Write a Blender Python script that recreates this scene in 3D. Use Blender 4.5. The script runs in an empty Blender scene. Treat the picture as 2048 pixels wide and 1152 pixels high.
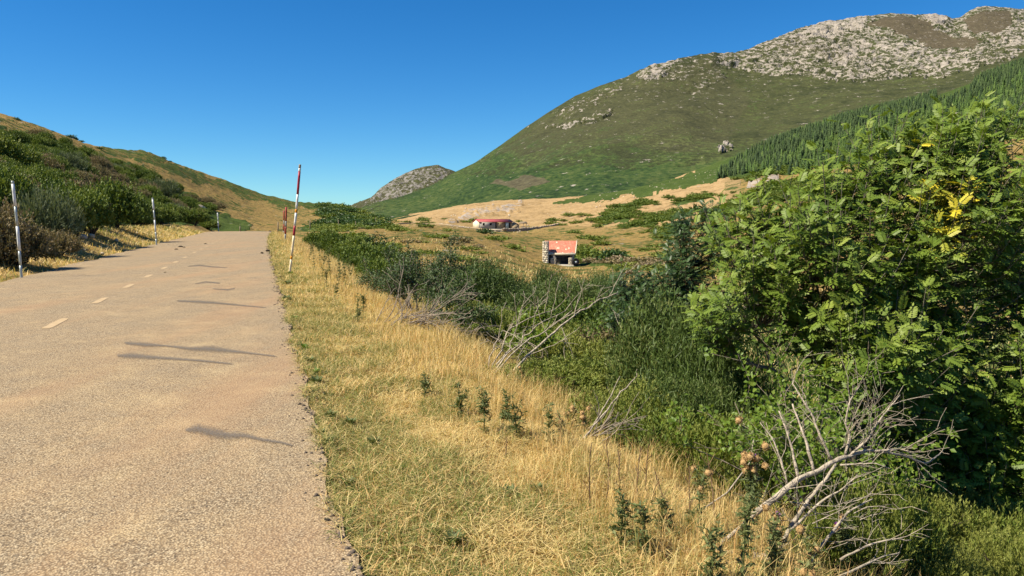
import bpy, math, random
import numpy as np
from mathutils import Vector, Matrix
random.seed(5)
RS = np.random.RandomState(11)
C = bpy.context.scene.collection
SC = bpy.context.scene
rad = math.radians

# ------------------------------------------------------------------ camera
EYE = 1.6
FPX = 1547.0                      # focal length in pixels of a 2048 px wide picture
PITCH = math.atan((576 - 450) / FPX)
cam_d = bpy.data.cameras.new('camera')
cam_d.sensor_width = 36.0
cam_d.lens = 36.0 * FPX / 2048.0
cam_d.clip_start = 0.05
cam_d.clip_end = 20000
cam = bpy.data.objects.new('camera', cam_d)
C.objects.link(cam)
cam.location = (0, 0, EYE)
cam.rotation_euler = (math.pi / 2 - PITCH, 0, 0)
SC.camera = cam

# ------------------------------------------------------------------ sky and sun
SUN_AZ, SUN_EL = rad(-108), rad(50)          # azimuth clockwise from +Y
W = bpy.data.worlds.new('World')
SC.world = W
W.use_nodes = True
nt = W.node_tree
nt.nodes.clear()
sky = nt.nodes.new('ShaderNodeTexSky')
sky.sky_type = 'NISHITA'
sky.sun_disc = False
sky.sun_elevation = SUN_EL
sky.sun_rotation = SUN_AZ % (2 * math.pi)
sky.altitude = 1400
sky.air_density = 1.0
sky.dust_density = 0.0
sky.ozone_density = 4.0
hs = nt.nodes.new('ShaderNodeHueSaturation')
hs.inputs['Saturation'].default_value = 1.32
hs.inputs['Value'].default_value = 1.0
bg = nt.nodes.new('ShaderNodeBackground')
bg.inputs['Strength'].default_value = 0.061
wo = nt.nodes.new('ShaderNodeOutputWorld')
nt.links.new(sky.outputs[0], hs.inputs['Color'])
tint = nt.nodes.new('ShaderNodeMixRGB'); tint.blend_type = 'MULTIPLY'; tint.inputs[0].default_value = 1.0
tint.inputs[2].default_value = (0.72, 1.10, 1.24, 1)
nt.links.new(hs.outputs[0], tint.inputs[1])
nt.links.new(tint.outputs[0], bg.inputs['Color'])
nt.links.new(bg.outputs[0], wo.inputs['Surface'])

sl = bpy.data.lights.new('sun', 'SUN')
sl.energy = 5.0
sl.angle = rad(0.55)
sl.color = (1.0, 0.90, 0.72)
so = bpy.data.objects.new('sun', sl)
C.objects.link(so)
sd = Vector((math.sin(SUN_AZ) * math.cos(SUN_EL), math.cos(SUN_AZ) * math.cos(SUN_EL), math.sin(SUN_EL)))
so.rotation_euler = sd.to_track_quat('Z', 'Y').to_euler()
so.location = (-40, -5, 60)

SC.view_settings.view_transform = 'Standard'
SC.view_settings.look = 'None'
SC.view_settings.exposure = 0.84
SC.view_settings.gamma = 1.0
SC.view_settings.use_curve_mapping = False
SC.render.engine = 'CYCLES'
SC.cycles.max_bounces = 6
SC.cycles.diffuse_bounces = 3
SC.cycles.transmission_bounces = 3
SC.cycles.glossy_bounces = 2
SC.cycles.transparent_max_bounces = 4

# ------------------------------------------------------------------ helpers: properties
def tag(o, label=None, cat=None, group=None, kind=None):
    if label: o['label'] = label
    if cat: o['category'] = cat
    if group: o['group'] = group
    if kind: o['kind'] = kind
    return o

def empty(name, loc, rz=0.0, label=None, cat=None, group=None):
    o = bpy.data.objects.new(name, None)
    o.empty_display_size = 0.2
    C.objects.link(o)
    o.location = loc
    o.rotation_euler = (0, 0, rz)
    return tag(o, label, cat, group)

def make_mesh(name, V, F, mat=None, smooth=False, attrs=None, fmat=None):
    V = np.asarray(V, dtype=np.float32)
    me = bpy.data.meshes.new(name)
    if isinstance(F, np.ndarray):
        n = F.shape[1]; m = F.shape[0]
        ls = np.arange(m, dtype=np.int32) * n
        flat = F.astype(np.int32).ravel()
    else:
        flat = np.concatenate([np.asarray(f, dtype=np.int32) for f in F])
        ln = np.array([len(f) for f in F], dtype=np.int32)
        ls = np.concatenate([[0], np.cumsum(ln)[:-1]]).astype(np.int32); m = len(F)
    me.vertices.add(len(V)); me.vertices.foreach_set('co', V.ravel())
    me.loops.add(len(flat)); me.loops.foreach_set('vertex_index', flat)
    me.polygons.add(m); me.polygons.foreach_set('loop_start', ls)
    if smooth: me.polygons.foreach_set('use_smooth', np.ones(m, dtype=bool))
    mats = mat if isinstance(mat, (list, tuple)) else ([mat] if mat else [])
    for mm in mats: me.materials.append(mm)
    if fmat is not None: me.polygons.foreach_set('material_index', np.asarray(fmat, dtype=np.int32))
    me.update(calc_edges=True)
    if attrs:
        for k, a in attrs.items():
            at = me.attributes.new(k, 'FLOAT', 'POINT')
            at.data.foreach_set('value', np.asarray(a, dtype=np.float32).ravel())
    return me

def link(name, me, parent=None, loc=None, rot=None, scale=None):
    o = bpy.data.objects.new(name, me)
    C.objects.link(o)
    if parent is not None: o.parent = parent
    if loc is not None: o.location = loc
    if rot is not None: o.rotation_euler = rot
    if scale is not None: o.scale = scale if hasattr(scale, '__len__') else (scale,) * 3
    return o

def join(parts):
    """parts: list of (V, F, attr dict) with equal face size -> one"""
    Vs, Fs, A, off = [], [], {}, 0
    for p in parts:
        V, F = p[0], p[1]
        Vs.append(V); Fs.append(F + off); off += len(V)
        if len(p) > 2 and p[2] is not None:
            for k, a in p[2].items(): A.setdefault(k, []).append(a)
    return np.concatenate(Vs), np.concatenate(Fs), {k: np.concatenate(v) for k, v in A.items()}

# ------------------------------------------------------------------ helpers: picture <-> place
cp, sp = math.cos(PITCH), math.sin(PITCH)
def ray(px, py):
    dx = (np.asarray(px, float) - 1024) / FPX
    dv = (576 - np.asarray(py, float)) / FPX
    q = cp + dv * sp
    return dx / q, (dv * cp - sp) / q
def at(px, py, D):
    u, e = ray(px, py)
    return np.array([u * D, D, EYE + e * D])
def proj(x, y, z):
    x = np.asarray(x, float); y = np.asarray(y, float); z = np.asarray(z, float) - EYE
    f = y * cp - z * sp
    v = y * sp + z * cp
    f = np.where(f > 0.05, f, 0.05)
    return 1024 + FPX * x / f, 576 - FPX * v / f
ROAD_A = rad(17.9)
rc, rs = math.cos(ROAD_A), math.sin(ROAD_A)
def to_road(x, y): return x * rc + y * rs, -x * rs + y * rc      # t (right of the camera), s (along)
def from_road(t, s): return t * rc - s * rs, t * rs + s * rc

# ------------------------------------------------------------------ helpers: noise
def _hash(ix, iy, seed):
    n = (ix.astype(np.int64) * 374761393 + iy.astype(np.int64) * 668265263 + seed * 974634777) & 0x7fffffff
    n = ((n ^ (n >> 13)) * 1274126177) & 0x7fffffff
    n = (n ^ (n >> 16)) & 0xffff
    return n / 65535.0
def vnoise(x, y, seed=0):
    ix = np.floor(x); iy = np.floor(y)
    fx = x - ix; fy = y - iy
    fx = fx * fx * fx * (fx * (fx * 6 - 15) + 10); fy = fy * fy * fy * (fy * (fy * 6 - 15) + 10)
    a = _hash(ix, iy, seed); b = _hash(ix + 1, iy, seed); c = _hash(ix, iy + 1, seed); d = _hash(ix + 1, iy + 1, seed)
    return (a + (b - a) * fx) * (1 - fy) + (c + (d - c) * fx) * fy
def fbm(x, y, octs=4, seed=0, gain=0.5):
    s = 0; a = 1; t = 0
    for i in range(octs):
        ang = 0.6 * i
        xr = x * math.cos(ang) - y * math.sin(ang); yr = x * math.sin(ang) + y * math.cos(ang)
        s = s + a * vnoise(xr * 2 ** i + 17.3 * i, yr * 2 ** i - 9.1 * i, seed + i); t += a; a *= gain
    return s / t
def sstep(a, b, x):
    q = np.clip((x - a) / (b - a), 0, 1)
    return q * q * (3 - 2 * q)
def inpoly(px, py, poly):
    px = np.asarray(px); py = np.asarray(py)
    r = np.zeros(px.shape, bool); n = len(poly)
    for i in range(n):
        x0, y0 = poly[i]; x1, y1 = poly[(i + 1) % n]
        c = ((y0 > py) != (y1 > py)) & (px < (x1 - x0) * (py - y0) / ((y1 - y0) if y1 != y0 else 1e-9) + x0)
        r ^= c
    return r

# ------------------------------------------------------------------ helpers: materials
def new_mat(name):
    m = bpy.data.materials.new(name); m.use_nodes = True
    t = m.node_tree; t.nodes.clear()
    out = t.nodes.new('ShaderNodeOutputMaterial')
    return m, t, out
def nd(t, kind, **kw):
    n = t.nodes.new('ShaderNode' + kind)
    for k, v in kw.items():
        if k in n.inputs: n.inputs[k].default_value = v
        else: setattr(n, k, v)
    return n
def lk(t, a, b): t.links.new(a, b)
def ramp(t, fac, stops, interp='LINEAR'):
    r = t.nodes.new('ShaderNodeValToRGB'); r.color_ramp.interpolation = interp
    el = r.color_ramp.elements
    while len(el) > 1: el.remove(el[-1])
    el[0].position = stops[0][0]; el[0].color = (*stops[0][1], 1)
    for p, c in stops[1:]:
        e = el.new(p); e.color = (*c, 1)
    lk(t, fac, r.inputs['Fac'])
    return r.outputs['Color']
def noise(t, scale, detail=4, rough=0.55, vec=None, dist=0.0):
    n = nd(t, 'TexNoise'); n.inputs['Scale'].default_value = scale
    n.inputs['Detail'].default_value = detail; n.inputs['Roughness'].default_value = rough
    n.inputs['Distortion'].default_value = dist
    if vec is not None: lk(t, vec, n.inputs['Vector'])
    return n.outputs['Fac']
def math_n(t, op, a, b=None, clamp=False, c=None):
    n = nd(t, 'Math'); n.operation = op; n.use_clamp = clamp
    for i, v in enumerate((a, b, c)):
        if v is None: continue
        if isinstance(v, (int, float)): n.inputs[i].default_value = v
        else: lk(t, v, n.inputs[i])
    return n.outputs[0]
def mixc(t, fac, a, b, mode='MIX'):
    n = nd(t, 'MixRGB'); n.blend_type = mode
    for i, v in ((0, fac), (1, a), (2, b)):
        if isinstance(v, (int, float)): n.inputs[i].default_value = v
        elif isinstance(v, tuple): n.inputs[i].default_value = (*v, 1)
        else: lk(t, v, n.inputs[i])
    return n.outputs[0]
def attr(t, name):
    n = nd(t, 'Attribute'); n.attribute_name = name
    return n.outputs['Fac']
def pos(t):
    return nd(t, 'NewGeometry').outputs['Position']
def objco(t):
    return nd(t, 'TexCoord').outputs['Object']
def bump(t, h, strength=0.5, dist=0.05):
    b = nd(t, 'Bump'); b.inputs['Strength'].default_value = strength; b.inputs['Distance'].default_value = dist
    lk(t, h, b.inputs['Height'])
    return b.outputs['Normal']
def surf(t, out, col, rough=0.8, spec=0.2, normal=None, transl=0.0, tcol=None):
    p = nd(t, 'BsdfPrincipled')
    p.inputs['Roughness'].default_value = rough
    p.inputs['Specular IOR Level'].default_value = spec
    if isinstance(col, tuple): p.inputs['Base Color'].default_value = (*col, 1)
    else: lk(t, col, p.inputs['Base Color'])
    if normal is not None: lk(t, normal, p.inputs['Normal'])
    if transl > 0:
        tr = nd(t, 'BsdfTranslucent')
        cc = tcol if tcol is not None else col
        if isinstance(cc, tuple): tr.inputs['Color'].default_value = (*cc, 1)
        else: lk(t, cc, tr.inputs['Color'])
        mx = nd(t, 'MixShader'); mx.inputs[0].default_value = transl
        lk(t, p.outputs[0], mx.inputs[1]); lk(t, tr.outputs[0], mx.inputs[2]); lk(t, mx.outputs[0], out.inputs['Surface'])
    else:
        lk(t, p.outputs[0], out.inputs['Surface'])
    return p

def leaf_mat(name, stops, transl=0.3, rough=0.5, spec=0.3, objvar=0.25):
    """leaf colours follow the per-leaf attribute 'vary' plus a little per plant"""
    m, t, out = new_mat(name)
    v = attr(t, 'vary')
    oi = nd(t, 'ObjectInfo').outputs['Random']
    f = math_n(t, 'ADD', v, math_n(t, 'MULTIPLY', math_n(t, 'SUBTRACT', oi, 0.5), objvar), True)
    col = ramp(t, f, stops)
    tc = mixc(t, 1.0, col, (1.3, 1.25, 0.6), 'MULTIPLY')
    surf(t, out, col, rough, spec, None, transl, tc)
    return m

def plain(name, col, rough=0.7, spec=0.2, var=0.15, scale=6.0, bmp=0.0, bscale=None, metal=0.0):
    m, t, out = new_mat(name)
    oc = objco(t)
    n = noise(t, scale, 5, 0.6, oc)
    dark = tuple(c * (1 - var * 1.6) for c in col); lite = tuple(min(1, c * (1 + var)) for c in col)
    c = ramp(t, n, [(0.3, dark), (0.7, lite)])
    nm = None
    if bmp > 0: nm = bump(t, noise(t, bscale or scale * 3, 5, 0.6, oc), bmp, 0.02)
    p = surf(t, out, c, rough, spec, nm)
    p.inputs['Metallic'].default_value = metal
    return m
# ================================================================== TERRAIN
def z_road(s):
    s = np.asarray(s, float)
    q = np.clip(s - 92, 0, 36)
    return 0.008 * s - 0.0005 * q * q - np.clip(s - 128, 0, None) * 0.036
PT = np.array([-140, -80, -60, -45, -32, -19.4, -12.3, -9.4, -7.9, -7.0, -6.3, 0.3, 0.6, 2.1, 3.0, 4.0, 6.0, 10, 20, 42, 60, 100, 160])
PZ = np.array([52, 38, 28.0, 18.8, 11.6, 5.2, 2.3, 1.15, 0.42, 0.06, -0.03, -0.03, -0.06, -0.14, -0.40, -0.78, -1.30, -1.9, -2.8, -4.2, -4.6, -4.0, -2.0])
def z_near(t, s):
    return z_road(np.clip(s, -60, 160)) + np.interp(t, PT, PZ)

CT = []   # control points (px, py, depth)
def col(px, *pts):
    for py, D in pts: CT.append((px, py, D))
col(0, (360, 62), (300, 100), (260, 140), (232, 170), (246, 225), (265, 320), (330, 700))
col(150, (370, 90), (320, 150), (280, 205), (300, 300), (350, 700))
col(300, (458, 75), (422, 110), (380, 170), (340, 240), (309, 290), (325, 390), (380, 700))
col(450, (461, 120), (440, 160), (420, 205), (390, 300), (361, 370), (376, 480), (410, 750))
col(600, (462, 150), (450, 225), (430, 300), (406, 390), (418, 490), (430, 750))
col(700, (462, 150), (459, 220), (448, 270), (432, 320), (419, 370), (432, 470), (440, 750))
col(757, (463, 150), (458, 220), (453, 262), (444, 300), (441, 330), (449, 400), (447, 600))
col(850, (518, 65), (490, 92), (470, 135), (456, 220), (448, 300), (441, 400), (432, 500), (425, 700))
col(985, (538, 64), (510, 90), (485, 140), (468, 240), (460, 325), (446, 390), (424, 460), (409, 530), (404, 700))
col(1120, (558, 76), (546, 95), (531, 114), (500, 160), (475, 240), (455, 330), (430, 420), (404, 520), (396, 700))
col(1300, (566, 60), (540, 80), (510, 120), (480, 180), (450, 260), (420, 340), (392, 430), (374, 520), (372, 700))
col(1400, (560, 62), (500, 120), (465, 175), (430, 260), (395, 350), (365, 440), (348, 560), (340, 640), (342, 800))
col(1500, (535, 70), (490, 110), (450, 170), (410, 250), (372, 340), (350, 420), (328, 500), (302, 600), (308, 720))
col(1700, (520, 70), (460, 110), (410, 170), (370, 250), (342, 340), (300, 440), (258, 540), (236, 620), (244, 740))
col(1900, (505, 72), (445, 110), (385, 160), (340, 225), (310, 300), (270, 400), (210, 540), (184, 640), (194, 760))
col(2048, (560, 55), (480, 80), (420, 110), (360, 160), (310, 220), (270, 300), (190, 450), (132, 620), (142, 760))
az_c, r_c, e_c = [], [], []
for px, py, D in CT:
    u, e = ray(px, py)
    R = D * math.sqrt(1 + u * u)
    az_c.append(math.atan(u)); r_c.append(R); e_c.append(e * D / R)
def ctrl(azd, R, z):
    az_c.append(rad(azd)); r_c.append(R); e_c.append((z - EYE) / R)
for azd in list(range(-180, 181, 12)):
    for R in (30, 46):
        x, y = R * math.sin(rad(azd)), R * math.cos(rad(azd))
        t, s = to_road(x, y)
        ctrl(azd, R, float(z_near(t, s)))
for azd, lst in {45: [(100, 1), (200, 14), (400, 70), (700, 150)], 75: [(100, 0), (250, 20), (700, 90)], 110: [(150, 2), (700, 40)],
                 -48: [(100, 22), (170, 38), (300, 50), (700, 60)], -75: [(100, 34), (200, 48), (700, 60)], -110: [(100, 34), (250, 46), (700, 50)],
                 150: [(120, 0), (700, 10)], 180: [(120, 2), (700, 10)], -180: [(120, 2), (700, 10)], -150: [(120, 18), (700, 20)]}.items():
    for R, z in lst: ctrl(azd, R, z)
for azd in range(-180, 181, 15):
    ctrl(azd, 1500, 25); ctrl(azd, 7000, 0)
AK = 4.0
cx_ = np.array(az_c) * AK; cy_ = np.log(np.array(r_c)); ce_ = np.array(e_c)
def tk(d2): return d2 * np.log(d2 + 1e-12) * 0.5
nC = len(cx_)
Kx = tk((cx_[:, None] - cx_[None]) ** 2 + (cy_[:, None] - cy_[None]) ** 2) + np.eye(nC) * 2e-3
Pm = np.stack([np.ones(nC), cx_, cy_], 1)
Am = np.block([[Kx, Pm], [Pm.T, np.zeros((3, 3))]])
sol = np.linalg.solve(Am, np.concatenate([ce_, np.zeros(3)]))
def tps(az, R):
    a = np.ravel(az) * AK; l = np.log(np.ravel(R)); o = np.empty(len(a))
    for i in range(0, len(a), 20000):
        A_, L_ = a[i:i + 20000], l[i:i + 20000]
        o[i:i + 20000] = tk((A_[:, None] - cx_) ** 2 + (L_[:, None] - cy_) ** 2) @ sol[:nC] + sol[nC] + sol[nC + 1] * A_ + sol[nC + 2] * L_
    return o.reshape(np.shape(az))
def gz(x, y):
    """height of the bare ground"""
    x = np.asarray(x, float); y = np.asarray(y, float)
    R = np.hypot(x, y) + 1e-6; az = np.arctan2(x, y)
    t, s = to_road(x, y)
    zn = z_near(t, s)
    w = sstep(38, 70, R)
    zt = EYE + tps(az, np.maximum(R, 20)) * R
    m = sstep(-11.5, -7.5, t) * (1 - sstep(2.6, 6.5, t)) * (1 - sstep(128, 150, s)) * sstep(-100, -60, s)
    w = w * (1 - m)
    return zn * (1 - w) + zt * w
_DL = np.exp(np.linspace(math.log(2.5), math.log(700), 900))
def hit(px, py):
    """depth at which the line of sight through a picture point meets the ground"""
    u, e = ray(px, py); z = gz(u * _DL, _DL); below = (EYE + e * _DL) <= z
    i = int(np.argmax(below)) if below.any() else len(_DL) - 1
    return float(_DL[i])
def gz1(x, y): return float(gz(np.array([x]), np.array([y]))[0])

GREEN = [  # (cover, polygon in the picture)
    (0.95, [(0, 258), (60, 266), (150, 300), (250, 332), (330, 366), (400, 402), (455, 430), (490, 452), (470, 464), (430, 463), (400, 461), (330, 446), (300, 458), (200, 474), (150, 497), (100, 515), (-100, 545), (-300, 545), (-300, 220)]),
    (0.62, [(130, 268), (250, 293), (400, 343), (560, 394), (740, 428), (740, 438), (620, 420), (560, 412), (480, 394), (400, 372), (330, 345), (250, 318), (180, 292)]),
    (0.95, [(640, 410), (700, 417), (765, 436), (765, 456), (700, 459), (600, 463), (560, 463), (600, 454), (668, 448), (650, 430)]),
    (0.46, [(790, 456), (880, 460), (1000, 470), (1100, 472), (1240, 480), (1330, 470), (1330, 500), (1180, 500), (1240, 515), (1150, 505), (1000, 492), (900, 490), (800, 484)]),
    (0.80, [(1180, 440), (1240, 408), (1300, 398), (1270, 430), (1250, 445), (1190, 453)]),
    (0.78, [(1240, 455), (1300, 430), (1380, 418), (1380, 432), (1290, 452), (1250, 462)]),
    (0.80, [(1330, 405), (1400, 385), (1420, 395), (1350, 410)]),
    (0.92, [(1400, 440), (1440, 412), (1540, 366), (1620, 350), (1700, 360), (1620, 400), (1500, 412), (1420, 445)]),
    (0.80, [(1300, 472), (1340, 452), (1380, 448), (1370, 462), (1310, 478)]),
    (0.80, [(1150, 505), (1230, 515), (1340, 535), (1330, 547), (1200, 537), (1150, 527)]),
    (0.70, [(1900, 410), (2048, 405), (2500, 400), (2500, 600), (1700, 600)]),
    (0.97, [(1120, 408), (1290, 391), (1390, 367), (1440, 352), (1520, 358), (1640, 336), (1800, 308), (1940, 300), (2048, 274), (2600, 200), (2600, -200), (2048, 85), (1850, 155), (1650, 210), (1480, 280), (1380, 345), (1290, 368), (1120, 400)]),
]
ROCK = [(0.62, [(878, 442), (930, 424), (980, 411), (1052, 408), (1040, 418), (980, 430), (930, 441)]),
        (0.75, [(1500, 374), (1540, 353), (1552, 358), (1512, 379)])]
def poly_field(px, py, lst):
    f = np.zeros(np.shape(px))
    for v, pl in lst: f = np.where(inpoly(px, py, pl), np.maximum(f, v), f)
    return f
def covers(x, y, z):
    px, py = proj(x, y, z)
    t, s = to_road(x, y); R = np.hypot(x, y)
    front = (y > 1) & (np.abs(x) < 1.6 * y)
    # wobble the borders so that patches are not polygons
    w1 = (fbm(px / 60., py / 16., 5, 3, .62) - .5) * 90; w2 = (fbm(px / 50., py / 14., 5, 8, .62) - .5) * 22
    wfar = sstep(60, 130, R); w1 = w1 * (.3 + .7 * wfar); w2 = w2 * (.4 + .6 * wfar)
    g = np.where(front, poly_field(px + w1, py + w2, GREEN), 0.3)
    k = np.where(front, poly_field(px + w1, py + w2, ROCK), 0.0)
    # ground that no polygon names
    tanhill = (py < 452) & (px > 760) & (px < 1450)
    g = np.where((g == 0) & front, np.where(tanhill, 0.22, 0.42), g)
    lefthill = (px < 760) & (R > 60) & (g < 0.35)
    g = np.where(lefthill, np.where(inpoly(px + w1, py + w2, [(0, 225), (60, 250), (150, 285), (250, 318), (330, 352), (420, 405), (490, 455), (520, 455), (430, 395), (330, 335), (200, 285), (60, 235)]), 0.08, 0.42), g)
    near = R < 55
    gn = np.where(t > 2.3, 0.35 + 0.5 * sstep(2.3, 4.0, t), np.where(t < -9.5, 0.9, 0.12))
    wn = 1 - sstep(36, 58, R)
    g = g * (1 - wn) + gn * wn
    g = np.where((t > -9.0) & (t < 2.3) & (s < 130), 0.10, g)
    return g, k

azs = np.concatenate([np.radians(np.linspace(-180, -50, 40)[:-1]), np.radians(np.linspace(-50, -35, 40)[:-1]), np.arctan(np.linspace(math.tan(rad(-35)), math.tan(rad(36)), 760)),
                      np.radians(np.linspace(36, 52, 40)[1:]), np.radians(np.linspace(52, 180, 40)[1:])])
rws = np.concatenate([np.array([0.25]), np.exp(np.linspace(math.log(0.8), math.log(55), 150)), np.exp(np.linspace(math.log(55), math.log(1000), 215))[1:], np.array([1500, 3000, 7000])])
AZ, RR = np.meshgrid(azs, rws, indexing='ij')
GX, GY = RR * np.sin(AZ), RR * np.cos(AZ)
GZ = gz(GX, GY)
gcov, gk = covers(GX, GY, GZ)
tt_, ss_ = to_road(GX, GY)
onroad = (tt_ > -6.6) & (tt_ < 0.75) & (ss_ < 140)
verge = (tt_ > -9) & (tt_ < 2.4) & (ss_ < 140)
lump = (fbm(GX / 0.5, GY / 0.5, 3, 21) - .5) * 0.10 * (RR < 60) + (fbm(GX / 3.0, GY / 3.0, 4, 22) - .5) * 0.5 * sstep(20, 60, RR) * np.where(verge, 0.2, 1)
lump = lump + (fbm(GX / 14.0, GY / 14.0, 4, 23) - .5) * 2.4 * sstep(90, 300, RR)
lump = lump + gcov * (fbm(GX / 2.2, GY / 2.2, 3, 25) - .4) * 1.3 * sstep(70, 150, RR) * (1 - verge)
lump = lump + gk * np.abs(fbm(GX / 5., GY / 5., 4, 24) - .5) * 9.0
GZd = GZ + np.where(onroad, 0, lump)
na, nr = AZ.shape
def grid_faces(na, nr):
    i = np.arange(na - 1)[:, None] * nr + np.arange(nr - 1)[None]
    return np.stack([i, i + nr, i + nr + 1, i + 1], -1).reshape(-1, 4)

_qx, _qy = proj(GX, GY, GZ)
pale_ = ((_qx > 800) & (_qx < 1480) & (GY > 240)) * (1 - sstep(440, 468, _qy)) * .5
def terrain_mat(name, near_relief=True, grass=None, shrub=None, rock=None, bump_d=0.4, fine=1.0):
    m, t, out = new_mat(name)
    P = pos(t)
    if not near_relief:
        mpp = nd(t, 'Mapping'); mpp.inputs['Scale'].default_value = (1.0, 0.5, 1.15); lk(t, P, mpp.inputs['Vector']); P = mpp.outputs[0]
    g = attr(t, 'green'); k = attr(t, 'rock'); dk = attr(t, 'dark')
    n1 = noise(t, 0.09 * fine, 6, 0.62, P); n2 = noise(t, 0.55 * fine, 6, 0.65, P); n3 = noise(t, 6.0 * fine, 4, 0.6, P)
    n4 = noise(t, 0.02 * fine, 5, 0.6, P)
    mixn = math_n(t, 'ADD', math_n(t, 'MULTIPLY', n1, 0.45), math_n(t, 'MULTIPLY', n2, 0.55))
    sel = math_n(t, 'SUBTRACT', math_n(t, 'ADD', g, math_n(t, 'MULTIPLY', math_n(t, 'SUBTRACT', mixn, 0.5), 2.4)), 0.5)
    sel = math_n(t, 'MULTIPLY', math_n(t, 'ADD', sel, 0.10), 5.0, True)
    gr = ramp(t, math_n(t, 'ADD', math_n(t, 'MULTIPLY', n1, 0.4), math_n(t, 'ADD', math_n(t, 'MULTIPLY', n2, 0.4), math_n(t, 'MULTIPLY', n3, 0.2))), grass)
    sh = ramp(t, math_n(t, 'ADD', math_n(t, 'MULTIPLY', n4, 0.45), math_n(t, 'MULTIPLY', n2, 0.55)), shrub)
    gr = mixc(t, attr(t, 'pale'), gr, ramp(t, math_n(t, 'ADD', math_n(t, 'MULTIPLY', n2, .6), math_n(t, 'MULTIPLY', n1, .4)), [(0.38, (0.25, 0.165, 0.085)), (0.5, (0.40, 0.275, 0.155)), (0.62, (0.50, 0.365, 0.225))]))
    c = mixc(t, sel, gr, sh)
    c = mixc(t, dk, c, ramp(t, n2, [(0.35, (0.075, 0.058, 0.040)), (0.65, (0.13, 0.105, 0.07))]))
    rk = ramp(t, math_n(t, 'ADD', math_n(t, 'MULTIPLY', n2, 0.6), math_n(t, 'MULTIPLY', n3, 0.4)), rock)
    n5 = noise(t, (0.16 if near_relief else 0.26) * fine, 8, 0.74, P)
    ks = math_n(t, 'MULTIPLY', math_n(t, 'SUBTRACT', math_n(t, 'ADD', k, math_n(t, 'MULTIPLY', math_n(t, 'SUBTRACT', n5, 0.5), 4.2)), 0.5), 5.0, True)
    c = mixc(t, ks, c, rk)
    h = math_n(t, 'ADD', math_n(t, 'MULTIPLY', n2, 1.0), math_n(t, 'MULTIPLY', n3, 0.35))
    h = math_n(t, 'ADD', h, math_n(t, 'MULTIPLY', sel, 0.35))
    surf(t, out, c, 0.95, 0.05, bump(t, h, 0.9, bump_d))
    return m
GRASS = [(0.34, (0.085, 0.078, 0.026)), (0.42, (0.18, 0.13, 0.045)), (0.50, (0.31, 0.207, 0.075)), (0.58, (0.40, 0.265, 0.105)), (0.68, (0.47, 0.335, 0.155))]
SHRUB = [(0.3, (0.024, 0.042, 0.011)), (0.45, (0.044, 0.072, 0.016)), (0.58, (0.070, 0.098, 0.024)), (0.72, (0.11, 0.105, 0.045))]
ROCKC = [(0.3, (0.20, 0.165, 0.135)), (0.55, (0.36, 0.31, 0.26)), (0.75, (0.52, 0.46, 0.38))]
M_ground = terrain_mat('ground_cover', True, GRASS, SHRUB, ROCKC, 0.5)
ground = link('ground', make_mesh('ground', np.stack([GX, GY, GZd], -1).reshape(-1, 3), grid_faces(na, nr), M_ground, True,
                                  {'green': gcov, 'rock': gk, 'dark': np.zeros_like(gk), 'pale': pale_}))
tag(ground, 'dry grass valley floor and shrubby hill on the left of the road', kind='structure')

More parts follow.
